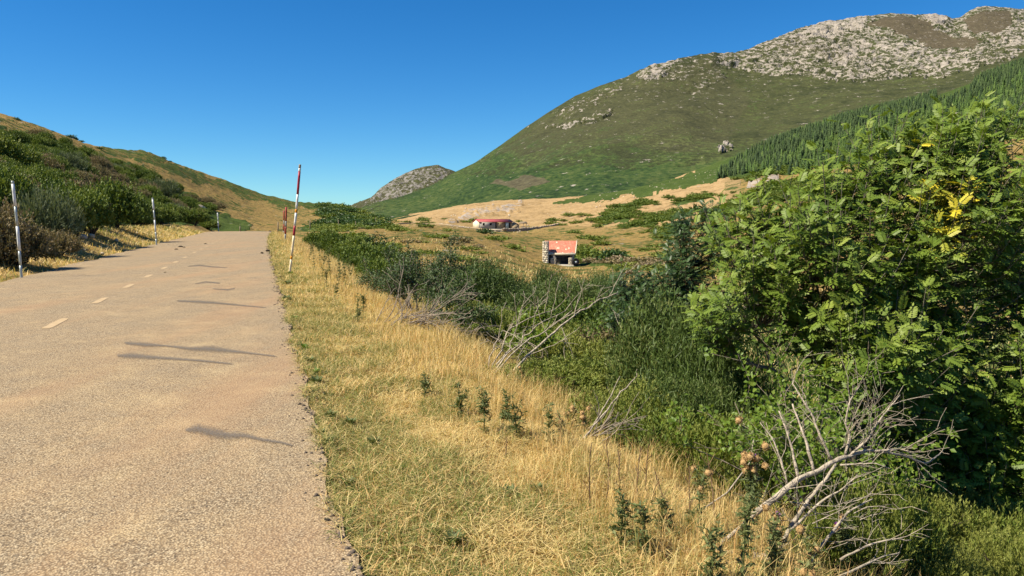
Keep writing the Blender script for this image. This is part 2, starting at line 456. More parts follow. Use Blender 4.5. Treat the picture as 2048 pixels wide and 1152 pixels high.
# ------------------------------------------------------------------ mountains: lofts between a foot line and a skyline
def loft(name, pxs, foot, sky_, Dfoot, Dsky, nrow, seed, amp, mat, covf, label, shape=1.2, back=5, relief=None):
    fx, fy = zip(*foot); sx, sy = zip(*sky_); dx, dd = zip(*Dfoot); ex, ee = zip(*Dsky)
    py0 = np.interp(pxs, fx, fy); py1 = np.interp(pxs, sx, sy); d0 = np.interp(pxs, dx, dd); d1 = np.interp(pxs, ex, ee)
    f = np.concatenate([np.array([-0.12]), np.linspace(0, 1, nrow)])
    def smooth(v, wd):
        xs = pxs; o_ = np.empty(len(v))
        for i_ in range(len(v)):
            kk_ = np.exp(-((xs - xs[i_]) / wd) ** 2) * np.gradient(xs); o_[i_] = (v * kk_).sum() / kk_.sum()
        return o_
    py0, d0, d1 = smooth(py0, 45), smooth(d0, 60), smooth(d1, 60)
    psm = smooth(py1, 55)
    ff_ = np.clip(f, 0, 1)[None] ** 7
    PY = py0[:, None] + (psm - py0)[:, None] * f[None] + (py1 - psm)[:, None] * ff_
    DD = d0[:, None] + (d1 - d0)[:, None] * (np.sign(f) * np.abs(f) ** shape)[None]
    PX = np.repeat(pxs[:, None], len(f), 1)
    if relief is not None: DD = DD * (1 + relief(PX, PY) * np.clip(f, 0, 1)[None] * (1 - np.clip(f, 0, 1)[None] ** 6))
    u, e = ray(PX, PY)
    X, Y, Z = u * DD, DD, EYE + e * DD
    edge = np.clip(f * 8, 0, 1) * np.clip((1.02 - f) * 10, 0.25, 1)
    # rows behind the ridge
    lastX, lastY, lastZ = X[:, -1:], Y[:, -1:], Z[:, -1:]
    g, k, dk = covf(PX, PY)
    nz = fbm(X / 160., Y / 160. + Z / 160., 5, seed) - .5
    nf = fbm(X / 26. + Z / 40., Y / 26. + Z / 26., 5, seed + 5, 0.6) - .5
    rid = 1 - np.abs(2 * fbm(X / 60. + Z / 80., Y / 60. + Z / 50., 5, seed + 9, 0.6) - 1)
    disp = amp * (nz * 0.5 + nf * 0.30 * (0.35 + k)) + k * (rid - .75) * amp * 1.5
    Z = Z + disp * edge[None]
    Y = Y - disp * edge[None] * 0.6
    bx = [X]; by = [Y]; bz = [Z]; bg_, bk, bd = [g], [k], [dk]
    for i in range(1, back + 1):
        q = i / back
        bx.append(lastX * (1 + .35 * q)); by.append(lastY * (1 + .35 * q)); bz.append(Z[:, -1:] - (lastZ + 40) * q ** 1.3)
        bg_.append(g[:, -1:]); bk.append(k[:, -1:]); bd.append(dk[:, -1:])
    X, Y, Z = np.concatenate(bx, 1), np.concatenate(by, 1), np.concatenate(bz, 1)
    g, k, dk = np.concatenate(bg_, 1), np.concatenate(bk, 1), np.concatenate(bd, 1)
    me = make_mesh(name, np.stack([X, Y, Z], -1).reshape(-1, 3), grid_faces(X.shape[0], X.shape[1]), mat, True, {'green': g, 'rock': k, 'dark': dk})
    o = link(name, me)
    tag(o, label, kind='structure')
    return o

def wob(px, py, a=14., b=7., seed=40):
    return (fbm(px / 34., py / 20., 4, seed) - .5) * 2 * a, (fbm(px / 34., py / 20., 4, seed + 6) - .5) * 2 * b
M_ROCK = [(0.6, [(1270, 152), (1296, 124), (1360, 112), (1330, 150), (1290, 165)]),
          (0.28, [(1330, 160), (1350, 112), (1430, 100), (1480, 120), (1450, 160), (1390, 185)]),
          (0.52, [(1420, 118), (1500, 90), (1560, 64), (1640, 36), (1800, 20), (1870, 22), (1960, 8), (2300, 10), (2300, 140), (2048, 108), (1960, 138), (1880, 156), (1780, 150), (1700, 165), (1600, 155), (1520, 148), (1450, 128)]),
          (0.8, [(1580, 72), (1640, 42), (1740, 30), (1730, 60), (1690, 66), (1650, 80), (1600, 80)]),
          (0.95, [(1845, 40), (1865, 26), (1895, 30), (1890, 52), (1865, 54)]),
          (0.60, [(1640, 95), (1760, 85), (1880, 100), (1960, 120), (1860, 145), (1760, 120), (1680, 135)]),
          (0.6, [(1990, 70), (2048, 40), (2300, 40), (2300, 120), (2048, 100)]),
          (0.50, [(1090, 258), (1150, 240), (1230, 222), (1225, 235), (1130, 262)]),
          (0.70, [(1430, 298), (1465, 290), (1460, 302), (1436, 306)]),
          (0.30, [(1100, 225), (1230, 165), (1260, 158), (1240, 185), (1130, 240)])]
M_DARK = [(0.8, [(1740, 50), (1800, 30), (1850, 46), (1900, 72), (1960, 82), (1940, 100), (1850, 92), (1790, 66)]),
          (0.8, [(1925, 44), (1970, 18), (2020, 24), (2024, 48), (1990, 70), (1940, 66)]),
          (0.6, [(1530, 90), (1600, 70), (1640, 90), (1720, 110), (1680, 128), (1560, 105)]),
          (0.7, [(980, 372), (1060, 352), (1100, 360), (1050, 378)]),
          (0.14, [(1000, 300), (1120, 220), (1260, 160), (1420, 115), (1500, 200), (1440, 300), (1200, 290), (1060, 330)])]
M_GREENS = [(0.85, [(700, 440), (860, 375), (905, 350), (1000, 350), (1300, 330), (1440, 320), (1440, 380), (1200, 400), (1000, 420), (760, 450)]),
            (0.95, [(740, 430), (880, 385), (1000, 385), (1150, 375), (1290, 350), (1290, 390), (1150, 405), (1000, 415), (760, 445)])]
def mcov(px, py):
    a, b = wob(px, py)
    k = poly_field(px + a, py + b, M_ROCK)
    d = poly_field(px + a, py + b, M_DARK)
    g = 0.34 + 0.28 * sstep(240, 360, py)
    g = np.maximum(g, poly_field(px + a, py + b, M_GREENS))
    k = np.where(k == 0, 0.0 + 0.16 * (1 - sstep(110, 260, py)), k)
    k = np.where(py > 330, np.minimum(k, 0.0), k)
    d = np.where(k > 0.4, d * np.where(d > .75, 0.95, .35), d)
    k = np.where(d > 0.7, k * 0.25, k)
    return g, k, d
def mrelief(px, py):
    # gully at the foot of the left shoulder, rocky bowl on the right, rounded spur between
    r = 0.02 * np.exp(-((px - (1400 + (py - 150) * 0.35)) / 70.) ** 2) * sstep(110, 200, py)
    r = r - 0.025 * np.exp(-((px - (1240 + (py - 130) * -0.15)) / 130.) ** 2)
    r = r + 0.035 * np.exp(-((px - (1690 + (py - 60) * 0.9)) / 60.) ** 2)
    r = r - 0.03 * np.exp(-((px - (1800 + (py - 40) * 1.4)) / 60.) ** 2)
    return r + (fbm(px / 90., py / 60., 3, 77) - .5) * 0.05
MG = [(0.38, (0.028, 0.033, 0.016)), (0.47, (0.046, 0.054, 0.023)), (0.54, (0.070, 0.072, 0.032)), (0.64, (0.105, 0.092, 0.050))]
MS = [(0.40, (0.016, 0.032, 0.013)), (0.47, (0.032, 0.058, 0.019)), (0.53, (0.052, 0.080, 0.024)), (0.61, (0.088, 0.105, 0.036))]
MR = [(0.32, (0.15, 0.130, 0.110)), (0.48, (0.30, 0.265, 0.225)), (0.7, (0.48, 0.43, 0.365))]
M_mount = terrain_mat('mountain_cover', False, MG, MS, MR, 1.6, 0.32)
pxs = np.concatenate([np.linspace(560, 690, 14)[:-1], np.linspace(690, 2060, 640), np.linspace(2060, 3400, 60)[1:]])
SKY_M = [(560, 450), (690, 428), (740, 408), (800, 393), (860, 372), (905, 346), (950, 325), (1000, 290), (1050, 255), (1100, 222), (1150, 192), (1200, 172), (1250, 155), (1285, 137), (1300, 129), (1312, 127), (1330, 124), (1350, 118), (1425, 105), (1440, 107), (1478, 104),
         (1500, 98), (1520, 88), (1545, 77), (1570, 68), (1600, 56), (1620, 50), (1650, 43), (1720, 33), (1770, 28), (1800, 26), (1830, 30), (1870, 28), (1895, 33), (1905, 38), (1920, 35), (1938, 22), (1955, 14), (1970, 12), (2010, 15), (2048, 18), (2200, 40), (2600, 120), (3400, 260)]
FOOT_M = [(560, 470), (770, 452), (900, 440), (1000, 432), (1150, 425), (1300, 405), (1400, 378), (1500, 345), (1700, 290), (2048, 190), (2600, 220), (3400, 320)]
loft('mountain', pxs, FOOT_M, SKY_M, [(560, 640), (1000, 580), (1300, 530), (1500, 640), (2048, 680), (3400, 650)],
     [(560, 900), (740, 1100), (905, 1450), (1100, 1550), (1300, 1650), (1450, 1800), (1600, 2150), (1800, 2350), (2048, 2500), (3400, 2600)], 250, 50, 26, M_mount, mcov,
     'big rounded mountain with green lower slopes and pale rocky summit ridge', 1.25, 5, mrelief)

SKY_P = [(600, 436), (690, 417), (720, 404), (742, 395), (760, 377), (775, 366), (790, 357), (815, 345), (832, 337), (850, 333), (862, 331), (877, 330), (890, 336), (905, 341), (930, 352), (980, 380), (1050, 410)]
def pcov(px, py):
    a, b = wob(px, py, 10, 6, 61)
    k = poly_field(px + a, py + b, [(0.56, [(735, 405), (790, 350), (880, 330), (900, 352), (860, 372), (800, 395)]), (0.35, [(840, 335), (880, 325), (960, 360), (860, 370)])])
    k = np.where(k == 0, 0.25, k)
    return np.full(px.shape, 0.35), k, np.full(px.shape, 0.15)
PR = [(0.34, (0.10, 0.092, 0.085)), (0.5, (0.20, 0.185, 0.17)), (0.68, (0.34, 0.32, 0.29))]
M_peak = terrain_mat('peak_cover', False, MG, MS, PR, 2.0, 0.25)
loft('distant_peak', np.linspace(600, 1050, 220), [(600, 445), (1050, 425)], SKY_P, [(600, 1300), (1050, 1500)], [(600, 2200), (880, 2900), (1050, 2700)], 90, 90, 30, M_peak, pcov,
     'far grey rocky peak in the gap beyond the road', 1.0, 4)

# ------------------------------------------------------------------ road
def road_right(s): return 0.37 + 0.00025 * np.clip(s - 40, 0, None) ** 2
sv = np.concatenate([np.arange(-12, 30, 0.12), np.arange(30, 80, 0.4), np.arange(80, 165, 1.0)])
tl = -6.2 + (fbm(sv / 1.3, sv * 0, 4, 31) - .5) * 0.45
tr_ = road_right(sv) + (fbm(sv / 1.1, sv * 0 + 3, 5, 32, .6) - .5) * 0.13 + (fbm(sv / 0.13, sv * 0 + 3, 2, 33) - .5) * 0.07
nx = 26
fr = np.linspace(0, 1, nx)
RT = tl[:, None] + (tr_ - tl)[:, None] * fr[None]; RSs = np.repeat(sv[:, None], nx, 1)
crown = 0.035 * (1 - (2 * fr - 1) ** 2)[None]
RX, RY = from_road(RT, RSs)
RZ = z_road(RSs) + 0.012 + crown + (fbm(RT / 1.2, RSs / 2.5, 3, 34) - .5) * 0.016
rv = np.stack([RX, RY, RZ], -1)
# skirts so the slab has thickness
lo_l = rv[:, :1].copy(); lo_l[..., 2] -= 0.10; lo_r = rv[:, -1:].copy(); lo_r[..., 2] -= 0.10
m, t, out = new_mat('dusty_asphalt')
tc = nd(t, 'TexCoord').outputs['Object']
vr = nd(t, 'TexVoronoi'); vr.inputs['Scale'].default_value = 130; lk(t, tc, vr.inputs['Vector'])
vr2 = nd(t, 'TexVoronoi'); vr2.inputs['Scale'].default_value = 80; lk(t, tc, vr2.inputs['Vector'])
mp = nd(t, 'Mapping'); mp.inputs['Rotation'].default_value = (0, 0, -ROAD_A); mp.inputs['Scale'].default_value = (1.1, 0.13, 1); lk(t, tc, mp.inputs['Vector'])
wn = noise(t, 1.0, 5, 0.6, mp.outputs[0])
big = noise(t, 0.35, 5, 0.6, tc); mid = noise(t, 2.2, 6, 0.65, tc); fin = noise(t, 26, 3, 0.7, tc)
dust = math_n(t, 'ADD', math_n(t, 'MULTIPLY', wn, 0.45), math_n(t, 'ADD', math_n(t, 'MULTIPLY', big, 0.25), math_n(t, 'MULTIPLY', mid, 0.3)))
sel = math_n(t, 'ADD', dust, math_n(t, 'MULTIPLY', math_n(t, 'SUBTRACT', fin, 0.5), 0.5))
cst = ramp(t, vr.outputs['Color'], [(0.1, (0.11, 0.088, 0.064)), (0.45, (0.30, 0.232, 0.150)), (0.8, (0.55, 0.455, 0.30))])
cdu = ramp(t, mid, [(0.3, (0.37, 0.262, 0.150)), (0.5, (0.45, 0.328, 0.185)), (0.7, (0.56, 0.430, 0.245))])
c = mixc(t, math_n(t, 'MULTIPLY', math_n(t, 'SUBTRACT', sel, 0.40), 3.4, True), cst, cdu)
gap = ramp(t, vr2.outputs['Distance'], [(0.0, (1.06, 1.06, 1.06)), (0.35, (1, 1, 1)), (0.62, (0.55, 0.52, 0.50))])
c = mixc(t, 1.0, c, gap, 'MULTIPLY')
redd = math_n(t, 'MULTIPLY', math_n(t, 'SUBTRACT', wn, 0.52), 5.0, True)
c = mixc(t, math_n(t, 'MULTIPLY', redd, 0.45), c, (0.33, 0.20, 0.115))
hh = math_n(t, 'ADD', math_n(t, 'MULTIPLY', vr2.outputs['Distance'], -0.9), math_n(t, 'MULTIPLY', fin, 0.6))
surf(t, out, c, 0.9, 0.15, bump(t, hh, 0.6, 0.008))
M_road = m
ra = np.concatenate([lo_l, rv[:, :1]], 1); rb = np.concatenate([rv[:, -1:], lo_r], 1)
RVj, RFj, _ = join([(g_.reshape(-1, 3), grid_faces(g_.shape[0], g_.shape[1])[:, ::-1]) for g_ in (rv, ra, rb)])
road = link('road', make_mesh('road', RVj, RFj, M_road, True))
tag(road, 'worn dusty two lane road climbing to a crest', kind='structure')
def road_z(t, s):
    f = np.clip((t + 6.2) / 6.57, 0, 1)
    return z_road(s) + 0.012 + 0.035 * (1 - (2 * f - 1) ** 2) + (fbm(np.asarray(t) / 1.2, np.asarray(s) / 2.5, 3, 34) - .5) * 0.016

# painted dashes
m, t, out = new_mat('faded_road_paint')
tc = nd(t, 'TexCoord').outputs['Object']
c = ramp(t, noise(t, 9, 6, 0.75, tc), [(0.45, (0.41, 0.30, 0.172)), (0.60, (0.45, 0.34, 0.21)), (0.75, (0.52, 0.42, 0.285))])
surf(t, out, c, 0.85, 0.15)
M_paint = m
def patch_on_road(name, tc_, sc_, lt, ls, mat, dz, parent, ragged=0.06, seed=0, n=26, th=0.006):
    ang = np.linspace(0, 2 * math.pi, n, endpoint=False)
    rx = np.sign(np.cos(ang)) * np.abs(np.cos(ang)) ** 0.35; ry = np.sign(np.sin(ang)) * np.abs(np.sin(ang)) ** 0.35
    r = 1 + (np.random.RandomState(seed).rand(n) - .5) * 2 * ragged
    tt = tc_ + rx * lt / 2 * r; ss = sc_ + ry * ls / 2 * (1 + (r - 1) * lt / ls * 1.5)
    tt = np.concatenate([[tc_], tt]); ss = np.concatenate([[sc_], ss])
    x, y = from_road(tt, ss); z = road_z(tt, ss) + dz
    V = np.stack([x, y, z], 1)
    F = np.array([[0, 1 + i, 1 + (i + 1) % n] for i in range(n)])
    return link(name, make_mesh(name, V, F, mat), parent)
dash_s = [9.5, 12.9]
for y in (607, 577, 556, 539, 527, 517, 507, 500, 494, 488, 484, 480.5, 477.5, 475):
    dash_s.append((1.6 * FPX / (y - 437) + 0.9) / 0.952)
for i, s in enumerate(dash_s):
    patch_on_road('lane_dash', -2.93, s, 0.13, 1.05 if i > 1 else 1.2, M_paint, 0.005, road, 0.12, i)
# ================================================================== MADE THINGS
def box_vf(x0, x1, y0, y1, z0, z1):
    V = np.array([[x0, y0, z0], [x1, y0, z0], [x1, y1, z0], [x0, y1, z0], [x0, y0, z1], [x1, y0, z1], [x1, y1, z1], [x0, y1, z1]], float)
    F = np.array([[0, 3, 2, 1], [4, 5, 6, 7], [0, 1, 5, 4], [1, 2, 6, 5], [2, 3, 7, 6], [3, 0, 4, 7]])
    return V, F
def box(name, b, mat, parent, bevel=0.0):
    V, F = box_vf(*b)
    o = link(name, make_mesh(name, V, F, mat), parent)
    if bevel:
        md = o.modifiers.new('bevel', 'BEVEL'); md.width = bevel; md.segments = 1
    return o
def tube_vf(pts, radii, sides=8, cap=True):
    pts = np.asarray(pts, float); n = len(pts)
    radii = np.broadcast_to(np.asarray(radii, float), (n,))
    tg = np.gradient(pts, axis=0); tg /= np.linalg.norm(tg, axis=1)[:, None] + 1e-9
    ref = np.array([0, 0, 1.0]) if abs(tg[0][2]) < 0.9 else np.array([1.0, 0, 0])
    a = np.cross(tg, ref); a /= np.linalg.norm(a, axis=1)[:, None] + 1e-9
    b = np.cross(tg, a)
    th = np.linspace(0, 2 * math.pi, sides, endpoint=False)
    V = pts[:, None] + radii[:, None, None] * (np.cos(th)[None, :, None] * a[:, None] + np.sin(th)[None, :, None] * b[:, None])
    V = V.reshape(-1, 3)
    i = np.arange(n - 1)[:, None] * sides + np.arange(sides)[None]
    j = np.arange(n - 1)[:, None] * sides + (np.arange(sides)[None] + 1) % sides
    F = np.stack([i, j, j + sides, i + sides], -1).reshape(-1, 4)
    if cap:
        V = np.concatenate([V, pts[-1:], pts[:1]])
        k = len(V) - 2; base = (n - 1) * sides
        capf = np.array([[base + q, base + (q + 1) % sides, k, k] for q in range(sides)])
        capb = np.array([[(q + 1) % sides, q, k + 1, k + 1] for q in range(sides)])
        F = np.concatenate([F, capf, capb])
    return V, F
def quads_to_list(F):
    return [tuple(f[:3]) if f[2] == f[3] else tuple(f) for f in F]
def tube(name, pts, radii, mat, parent, sides=8, smooth=True):
    V, F = tube_vf(pts, radii, sides)
    return link(name, make_mesh(name, V, quads_to_list(F), mat, smooth), parent)

M_galv = plain('galvanised_steel', (0.42, 0.47, 0.46), 0.45, 0.5, 0.10, 5, metal=0.3)
M_white = plain('white_reflective_paint', (0.68, 0.71, 0.71), 0.5, 0.4, 0.06, 7)
M_cream = plain('weathered_cream_paint', (0.72, 0.62, 0.42), 0.6, 0.3, 0.12, 9)
M_red = plain('dark_red_paint', (0.32, 0.022, 0.045), 0.5, 0.35, 0.14, 9)
M_red2 = plain('faded_red_paint', (0.30, 0.04, 0.035), 0.6, 0.3, 0.14, 9)
M_orange = plain('orange_band_paint', (0.62, 0.26, 0.02), 0.55, 0.3, 0.1, 9)
M_grey = plain('grey_weathered_metal', (0.30, 0.30, 0.28), 0.6, 0.3, 0.15, 9)
M_tip = plain('brown_plastic_tip', (0.28, 0.20, 0.13), 0.6, 0.3, 0.15, 9)

def snow_pole(base_px, base_py, D, top_px, top_py, bands, r, label, group, zfix=None, name='snow_pole'):
    """bands: (fraction from the top, part name, material, radius factor)"""
    b = at(base_px, base_py, D)
    b[2] = gz1(b[0], b[1]) if zfix is None else zfix
    tp = at(top_px, top_py, D)
    h = np.array([tp[0] - b[0], tp[1] - b[1], tp[2] - b[2]])
    root = empty(name, b, 0, label, 'snow pole', group)
    L = np.linalg.norm(h)
    f0 = 0.0
    sag = 0.012 * L
    def P(f):   # f from the top
        q = 1 - f
        p = h * q
        p = p + np.array([sag * math.sin(q * math.pi) * 0.5, 0, 0])
        return p
    for f1, nm, mat, rf in bands:
        ff = np.linspace(f0, f1, 4)
        if nm == 'shaft' or f1 >= 1: pass
        pts = [P(f) for f in ff[::-1]]
        if f1 >= 1: pts = [P(1.0) - np.array([0, 0, 0.35])] + pts
        tube(nm, pts, r * rf, mat, root, 10)
        f0 = f1
    return root

GP = 'galvanised snow poles along the left edge of the road'
steel = [(0.03, 'cap', M_galv, 1.05), (0.255, 'white_sleeve', M_white, 1.12), (0.46, 'shaft', M_galv, 0.95), (0.71, 'white_sleeve', M_white, 1.1), (0.86, 'shaft', M_galv, 0.97), (1.0, 'lower_shaft', M_galv, 1.02)]
snow_pole(43, 556, 20.6, 25, 362, steel, 0.034, 'tall grey steel snow pole with white sleeves, nearest on the left verge', GP)
snow_pole(313, 490, 46.0, 305, 396, steel, 0.044, 'grey and white snow pole halfway up the road by the grassy bank', GP)
snow_pole(437, 464, 112, 435, 425, steel, 0.075, 'small white topped snow pole standing at the crest of the road', GP)
RP = 'red and white snow poles on the right verge'
snow_pole(579, 544, 23.2, 600, 329,
          [(0.035, 'tip', M_tip, 1.0), (0.062, 'white_band', M_white, 1.02), (0.27, 'red_band', M_red, 1.03), (0.405, 'white_band', M_white, 1.0), (0.437, 'orange_band', M_orange, 1.04), (0.555, 'white_band', M_white, 1.0),
           (0.645, 'red_band', M_red, 1.03), (0.832, 'cream_band', M_cream, 1.0), (0.862, 'orange_band', M_orange, 1.04), (1.0, 'cream_band', M_cream, 1.0)],
          0.034, 'tall leaning red and white striped snow pole in the dry verge grass', RP)
snow_pole(570, 478, 60, 572.5, 414,
          [(0.42, 'red_band', M_red2, 1.02), (0.58, 'white_band', M_grey, 1.0), (0.80, 'red_band', M_red2, 1.02), (1.0, 'shaft', M_grey, 1.0)],
          0.065, 'dull red snow pole standing further up the right verge', RP)
snow_pole(567, 468, 88, 568, 421,
          [(0.42, 'red_band', M_red2, 1.02), (0.58, 'white_band', M_grey, 1.0), (0.85, 'red_band', M_red2, 1.02), (1.0, 'shaft', M_grey, 1.0)],
          0.07, 'thin dull red snow pole half hidden behind the second red one', RP)

# ------------------------------------------------------------------ stone picnic hut
def brick_block(root, x0, x1, y0, y1, z0, z1, mats, nm='stone', rows=None, seed=0, w=0.34, h=0.24, faces='flrb'):
    """rubble facing: separate stones laid in courses, joined as one small-scale part"""
    r = np.random.RandomState(seed)
    parts = []; fm = []
    def stone(c, hx, hy, hz, mi):
        V, F = box_vf(c[0] - hx, c[0] + hx, c[1] - hy, c[1] + hy, c[2] - hz, c[2] + hz)
        V = V + (r.rand(8, 3) - .5) * 0.035
        parts.append((V, F)); fm.extend([mi] * 6)
    nz = max(1, int(round((z1 - z0) / h)))
    for k in range(nz):
        za = z0 + (z1 - z0) * k / nz; zb = z0 + (z1 - z0) * (k + 1) / nz
        for face in faces:
            L = (x1 - x0) if face in 'fb' else (y1 - y0)
            q = -r.rand() * w * 0.5
            while q < L - 0.02:
                ww = w * (0.7 + 0.7 * r.rand()); a = max(q, 0); b = min(q + ww, L)
                if b - a > 0.05:
                    mid_, half = (a + b) / 2, (b - a) / 2 - 0.012
                    pr = 0.02 + r.rand() * 0.03
                    cz, hz = (za + zb) / 2, (zb - za) / 2 - 0.012
                    if face == 'f': stone((x0 + mid_, y0 - pr + .04, cz), half, 0.06, hz, r.randint(len(mats)))
                    if face == 'b': stone((x0 + mid_, y1 + pr - .04, cz), half, 0.06, hz, r.randint(len(mats)))
                    if face == 'l': stone((x0 - pr + .04, y0 + mid_, cz), 0.06, half, hz, r.randint(len(mats)))
                    if face == 'r': stone((x1 + pr - .04, y0 + mid_, cz), 0.06, half, hz, r.randint(len(mats)))
                q += ww
    V, F, _ = join(parts)
    o = link(nm, make_mesh(nm, V, F, mats, False, None, fm), root)
    o['kind'] = 'stuff'
    return o
M_st1 = plain('pale_limestone', (0.60, 0.52, 0.38), 0.9, 0.1, 0.15, 4)
M_st2 = plain('grey_limestone', (0.48, 0.42, 0.33), 0.9, 0.1, 0.18, 4)
M_st3 = plain('cream_limestone', (0.68, 0.60, 0.45), 0.9, 0.1, 0.12, 4)
M_mortar = plain('lime_mortar', (0.50, 0.44, 0.34), 0.95, 0.05, 0.15, 6)
M_conc = plain('pale_concrete', (0.62, 0.56, 0.45), 0.9, 0.1, 0.1, 3)
M_dark = plain('shaded_interior', (0.15, 0.145, 0.15), 0.95, 0.05, 0.3, 2)  # dark colour stands in for the deep shade under the hut roof
M_tile = plain('salmon_roof_tile', (0.56, 0.185, 0.12), 0.8, 0.2, 0.16, 3.0)
M_tile2 = plain('bleached_roof_tile', (0.56, 0.23, 0.15), 0.8, 0.2, 0.16, 3.0)
M_rubber = plain('black_rubber', (0.012, 0.012, 0.013), 0.8, 0.3, 0.3, 4)

hb = at(1117, 530.5, 114)
hz0 = gz1(hb[0], hb[1])
hz0 = hb[2]
hut = empty('stone_hut', (hb[0], hb[1], hz0), rad(-9), 'small stone picnic shelter with salmon tiled roof and tall chimney', 'hut')
# local: x right, y away, front face y=0, width 4.2
box('floor_slab', (-2.3, 2.3, -0.45, 3.6, -0.9, 0.10), M_conc, hut, 0.03)
box('back_wall', (-2.05, 2.05, 3.05, 3.35, 0.10, 1.9), M_dark, hut)
box('side_wall', (1.80, 2.06, 1.9, 3.05, 0.10, 1.9), M_mortar, hut)
box('side_wall', (-2.06, -1.80, 0.5, 3.05, 0.10, 1.9), M_mortar, hut)
for (x0, x1, z1, sd_) in ((-1.12, -0.42, 1.10, 3), (1.55, 2.02, 1.12, 4)):
    p = box('pillar', (x0, x1, -0.30, 0.3, 0.10, z1), M_mortar, hut)
    brick_block(p, x0, x1, -0.30, 0.3, 0.10, z1, [M_st1, M_st2, M_st3], 'facing_stones', None, sd_, 0.26, 0.17)
for x in (-0.9, 1.8): box('post', (x - .09, x + .09, 0.1, 0.28, 1.08, 1.62), M_dark, hut)
box('lintel', (-2.0, 2.05, 0.06, 0.30, 1.42, 1.64), M_dark, hut)
# roof: one big plane of tiles tilted to the viewer, ridge at y=2.9, short slope behind
def roof_plane(name, x0, x1, ya, za, yb, zb, th, mat):
    V = np.array([[x0, ya, za], [x1, ya, za], [x1, yb, zb], [x0, yb, zb]], float)
    V = np.concatenate([V, V + [0, 0, th]])
    F = np.array([[0, 3, 2, 1], [4, 5, 6, 7], [0, 1, 5, 4], [1, 2, 6, 5], [2, 3, 7, 6], [3, 0, 4, 7]])
    return link(name, make_mesh(name, V, F, mat), hut)
EV_Y, EV_Z, RG_Y, RG_Z = -0.22, 1.62, 2.55, 3.42
roof = roof_plane('roof', -2.35, 2.45, EV_Y, EV_Z, RG_Y, RG_Z, 0.12, M_conc)
roof_plane('rear_roof', -2.35, 2.45, RG_Y + .01, RG_Z, 3.7, 2.5, 0.12, M_conc)
parts, fm = [], []
rr = np.random.RandomState(9)
nrw, ncl = 11, 22
for k in range(nrw):
    for j in range(ncl):
        if k < 3 and j in (3, 4) and rr.rand() < .3: continue
        if k == 0 and rr.rand() < 0.35: continue
        a, b = k / nrw, (k + 1.25) / nrw
        x0 = -2.32 + 4.74 * j / ncl; x1 = -2.32 + 4.74 * (j + 1) / ncl
        L = lambda f: (EV_Y + (RG_Y - EV_Y) * f + 0.02, EV_Z + (RG_Z - EV_Z) * f + 0.12)
        (ya, za), (yb, zb) = L(a), L(min(b, 1.0))
        l1, l2 = 0.075 + rr.rand() * .02, 0.03
        xm = (x0 + x1) / 2
        V = np.array([[x0, ya, za + .02], [x1, ya, za + .02], [x1, yb, zb], [x0, yb, zb], [xm, ya, za + l1 + .03], [xm, yb, zb + l2 + .02]])
        parts.append((V, np.array([[0, 4, 5, 3], [4, 1, 2, 5], [0, 1, 4, 4]])))
        mi = 1 if rr.rand() < 0.10 else (2 if rr.rand() < .008 or (abs(k - 4) < 1 and j in (9, 10, 17)) else 0)
        fm += [mi] * 3
V, F, _ = join(parts)
o = link('roof_tile', make_mesh('roof_tile', V, quads_to_list(F), [M_tile, M_tile2, M_st3], False, None, fm), roof); o['kind'] = 'stuff'
box('gutter_beam', (-1.05, 2.5, EV_Y - 0.10, EV_Y + 0.06, EV_Z - 0.10, EV_Z + 0.20), M_st3, hut, 0.03)
box('gutter_beam', (-1.75, -1.10, EV_Y - 0.06, EV_Y + 0.06, EV_Z - 0.06, EV_Z + 0.08), M_white, hut, 0.02)
box('verge_trim', (2.45, 2.56, EV_Y, RG_Y, 0, 0.001), M_st3, hut).data.update()
vt = hut.children[-1].data
for v in vt.vertices:
    f = (v.co.y - EV_Y) / (RG_Y - EV_Y)
    v.co.z = EV_Z + (RG_Z - EV_Z) * f + (0.20 if v.co.z > 0 else -0.02)
ch = box('chimney', (-2.25, -1.47, -0.75, 0.05, -0.5, 3.45), M_mortar, hut)
brick_block(ch, -2.25, -1.47, -0.75, 0.05, 0.0, 3.45, [M_st1, M_st2, M_st3, M_st3], 'chimney_stones', None, 8, 0.40, 0.26)
box('chimney_cap', (-2.32, -1.40, -0.82, 0.12, 3.45, 3.55), M_st1, hut, 0.02)

# black round thing by the right pillar
ty = at(1151, 530, 113.2)
tyre = empty('black_tyre', (ty[0], ty[1], hz0 + 0.02), rad(12), 'round black tyre like object with pale centre leaning beside hut pillar', 'tyre')
def lathe(name, prof, mat, parent, n=28, axis='y', loc=(0, 0, 0), tilt=0):
    th = np.linspace(0, 2 * math.pi, n, endpoint=False)
    V = np.array([[r * math.cos(a), y, r * math.sin(a)] for r, y in prof for a in th])
    k = len(prof)
    F = [(i * n + j, i * n + (j + 1) % n, (i + 1) * n + (j + 1) % n, (i + 1) * n + j) for i in range(k - 1) for j in range(n)]
    me = make_mesh(name, V, np.array(F), mat, True)
    return link(name, me, parent, loc, (tilt, 0, 0))
lathe('tread', [(0.20, -.16), (0.30, -.21), (0.45, -.21), (0.53, -.15), (0.55, 0), (0.53, .15), (0.45, .21), (0.30, .21), (0.2, .16), (0.2, -.16)], M_rubber, tyre, 30, loc=(0, 0, 0.53), tilt=rad(-10))
lathe('hub', [(0.001, -.17), (0.10, -.17), (0.12, -.14), (0.12, -.10), (0.20, -.08), (0.20, .1)], M_white, tyre, 20, loc=(0.04, -0.02, 0.48), tilt=rad(-10))

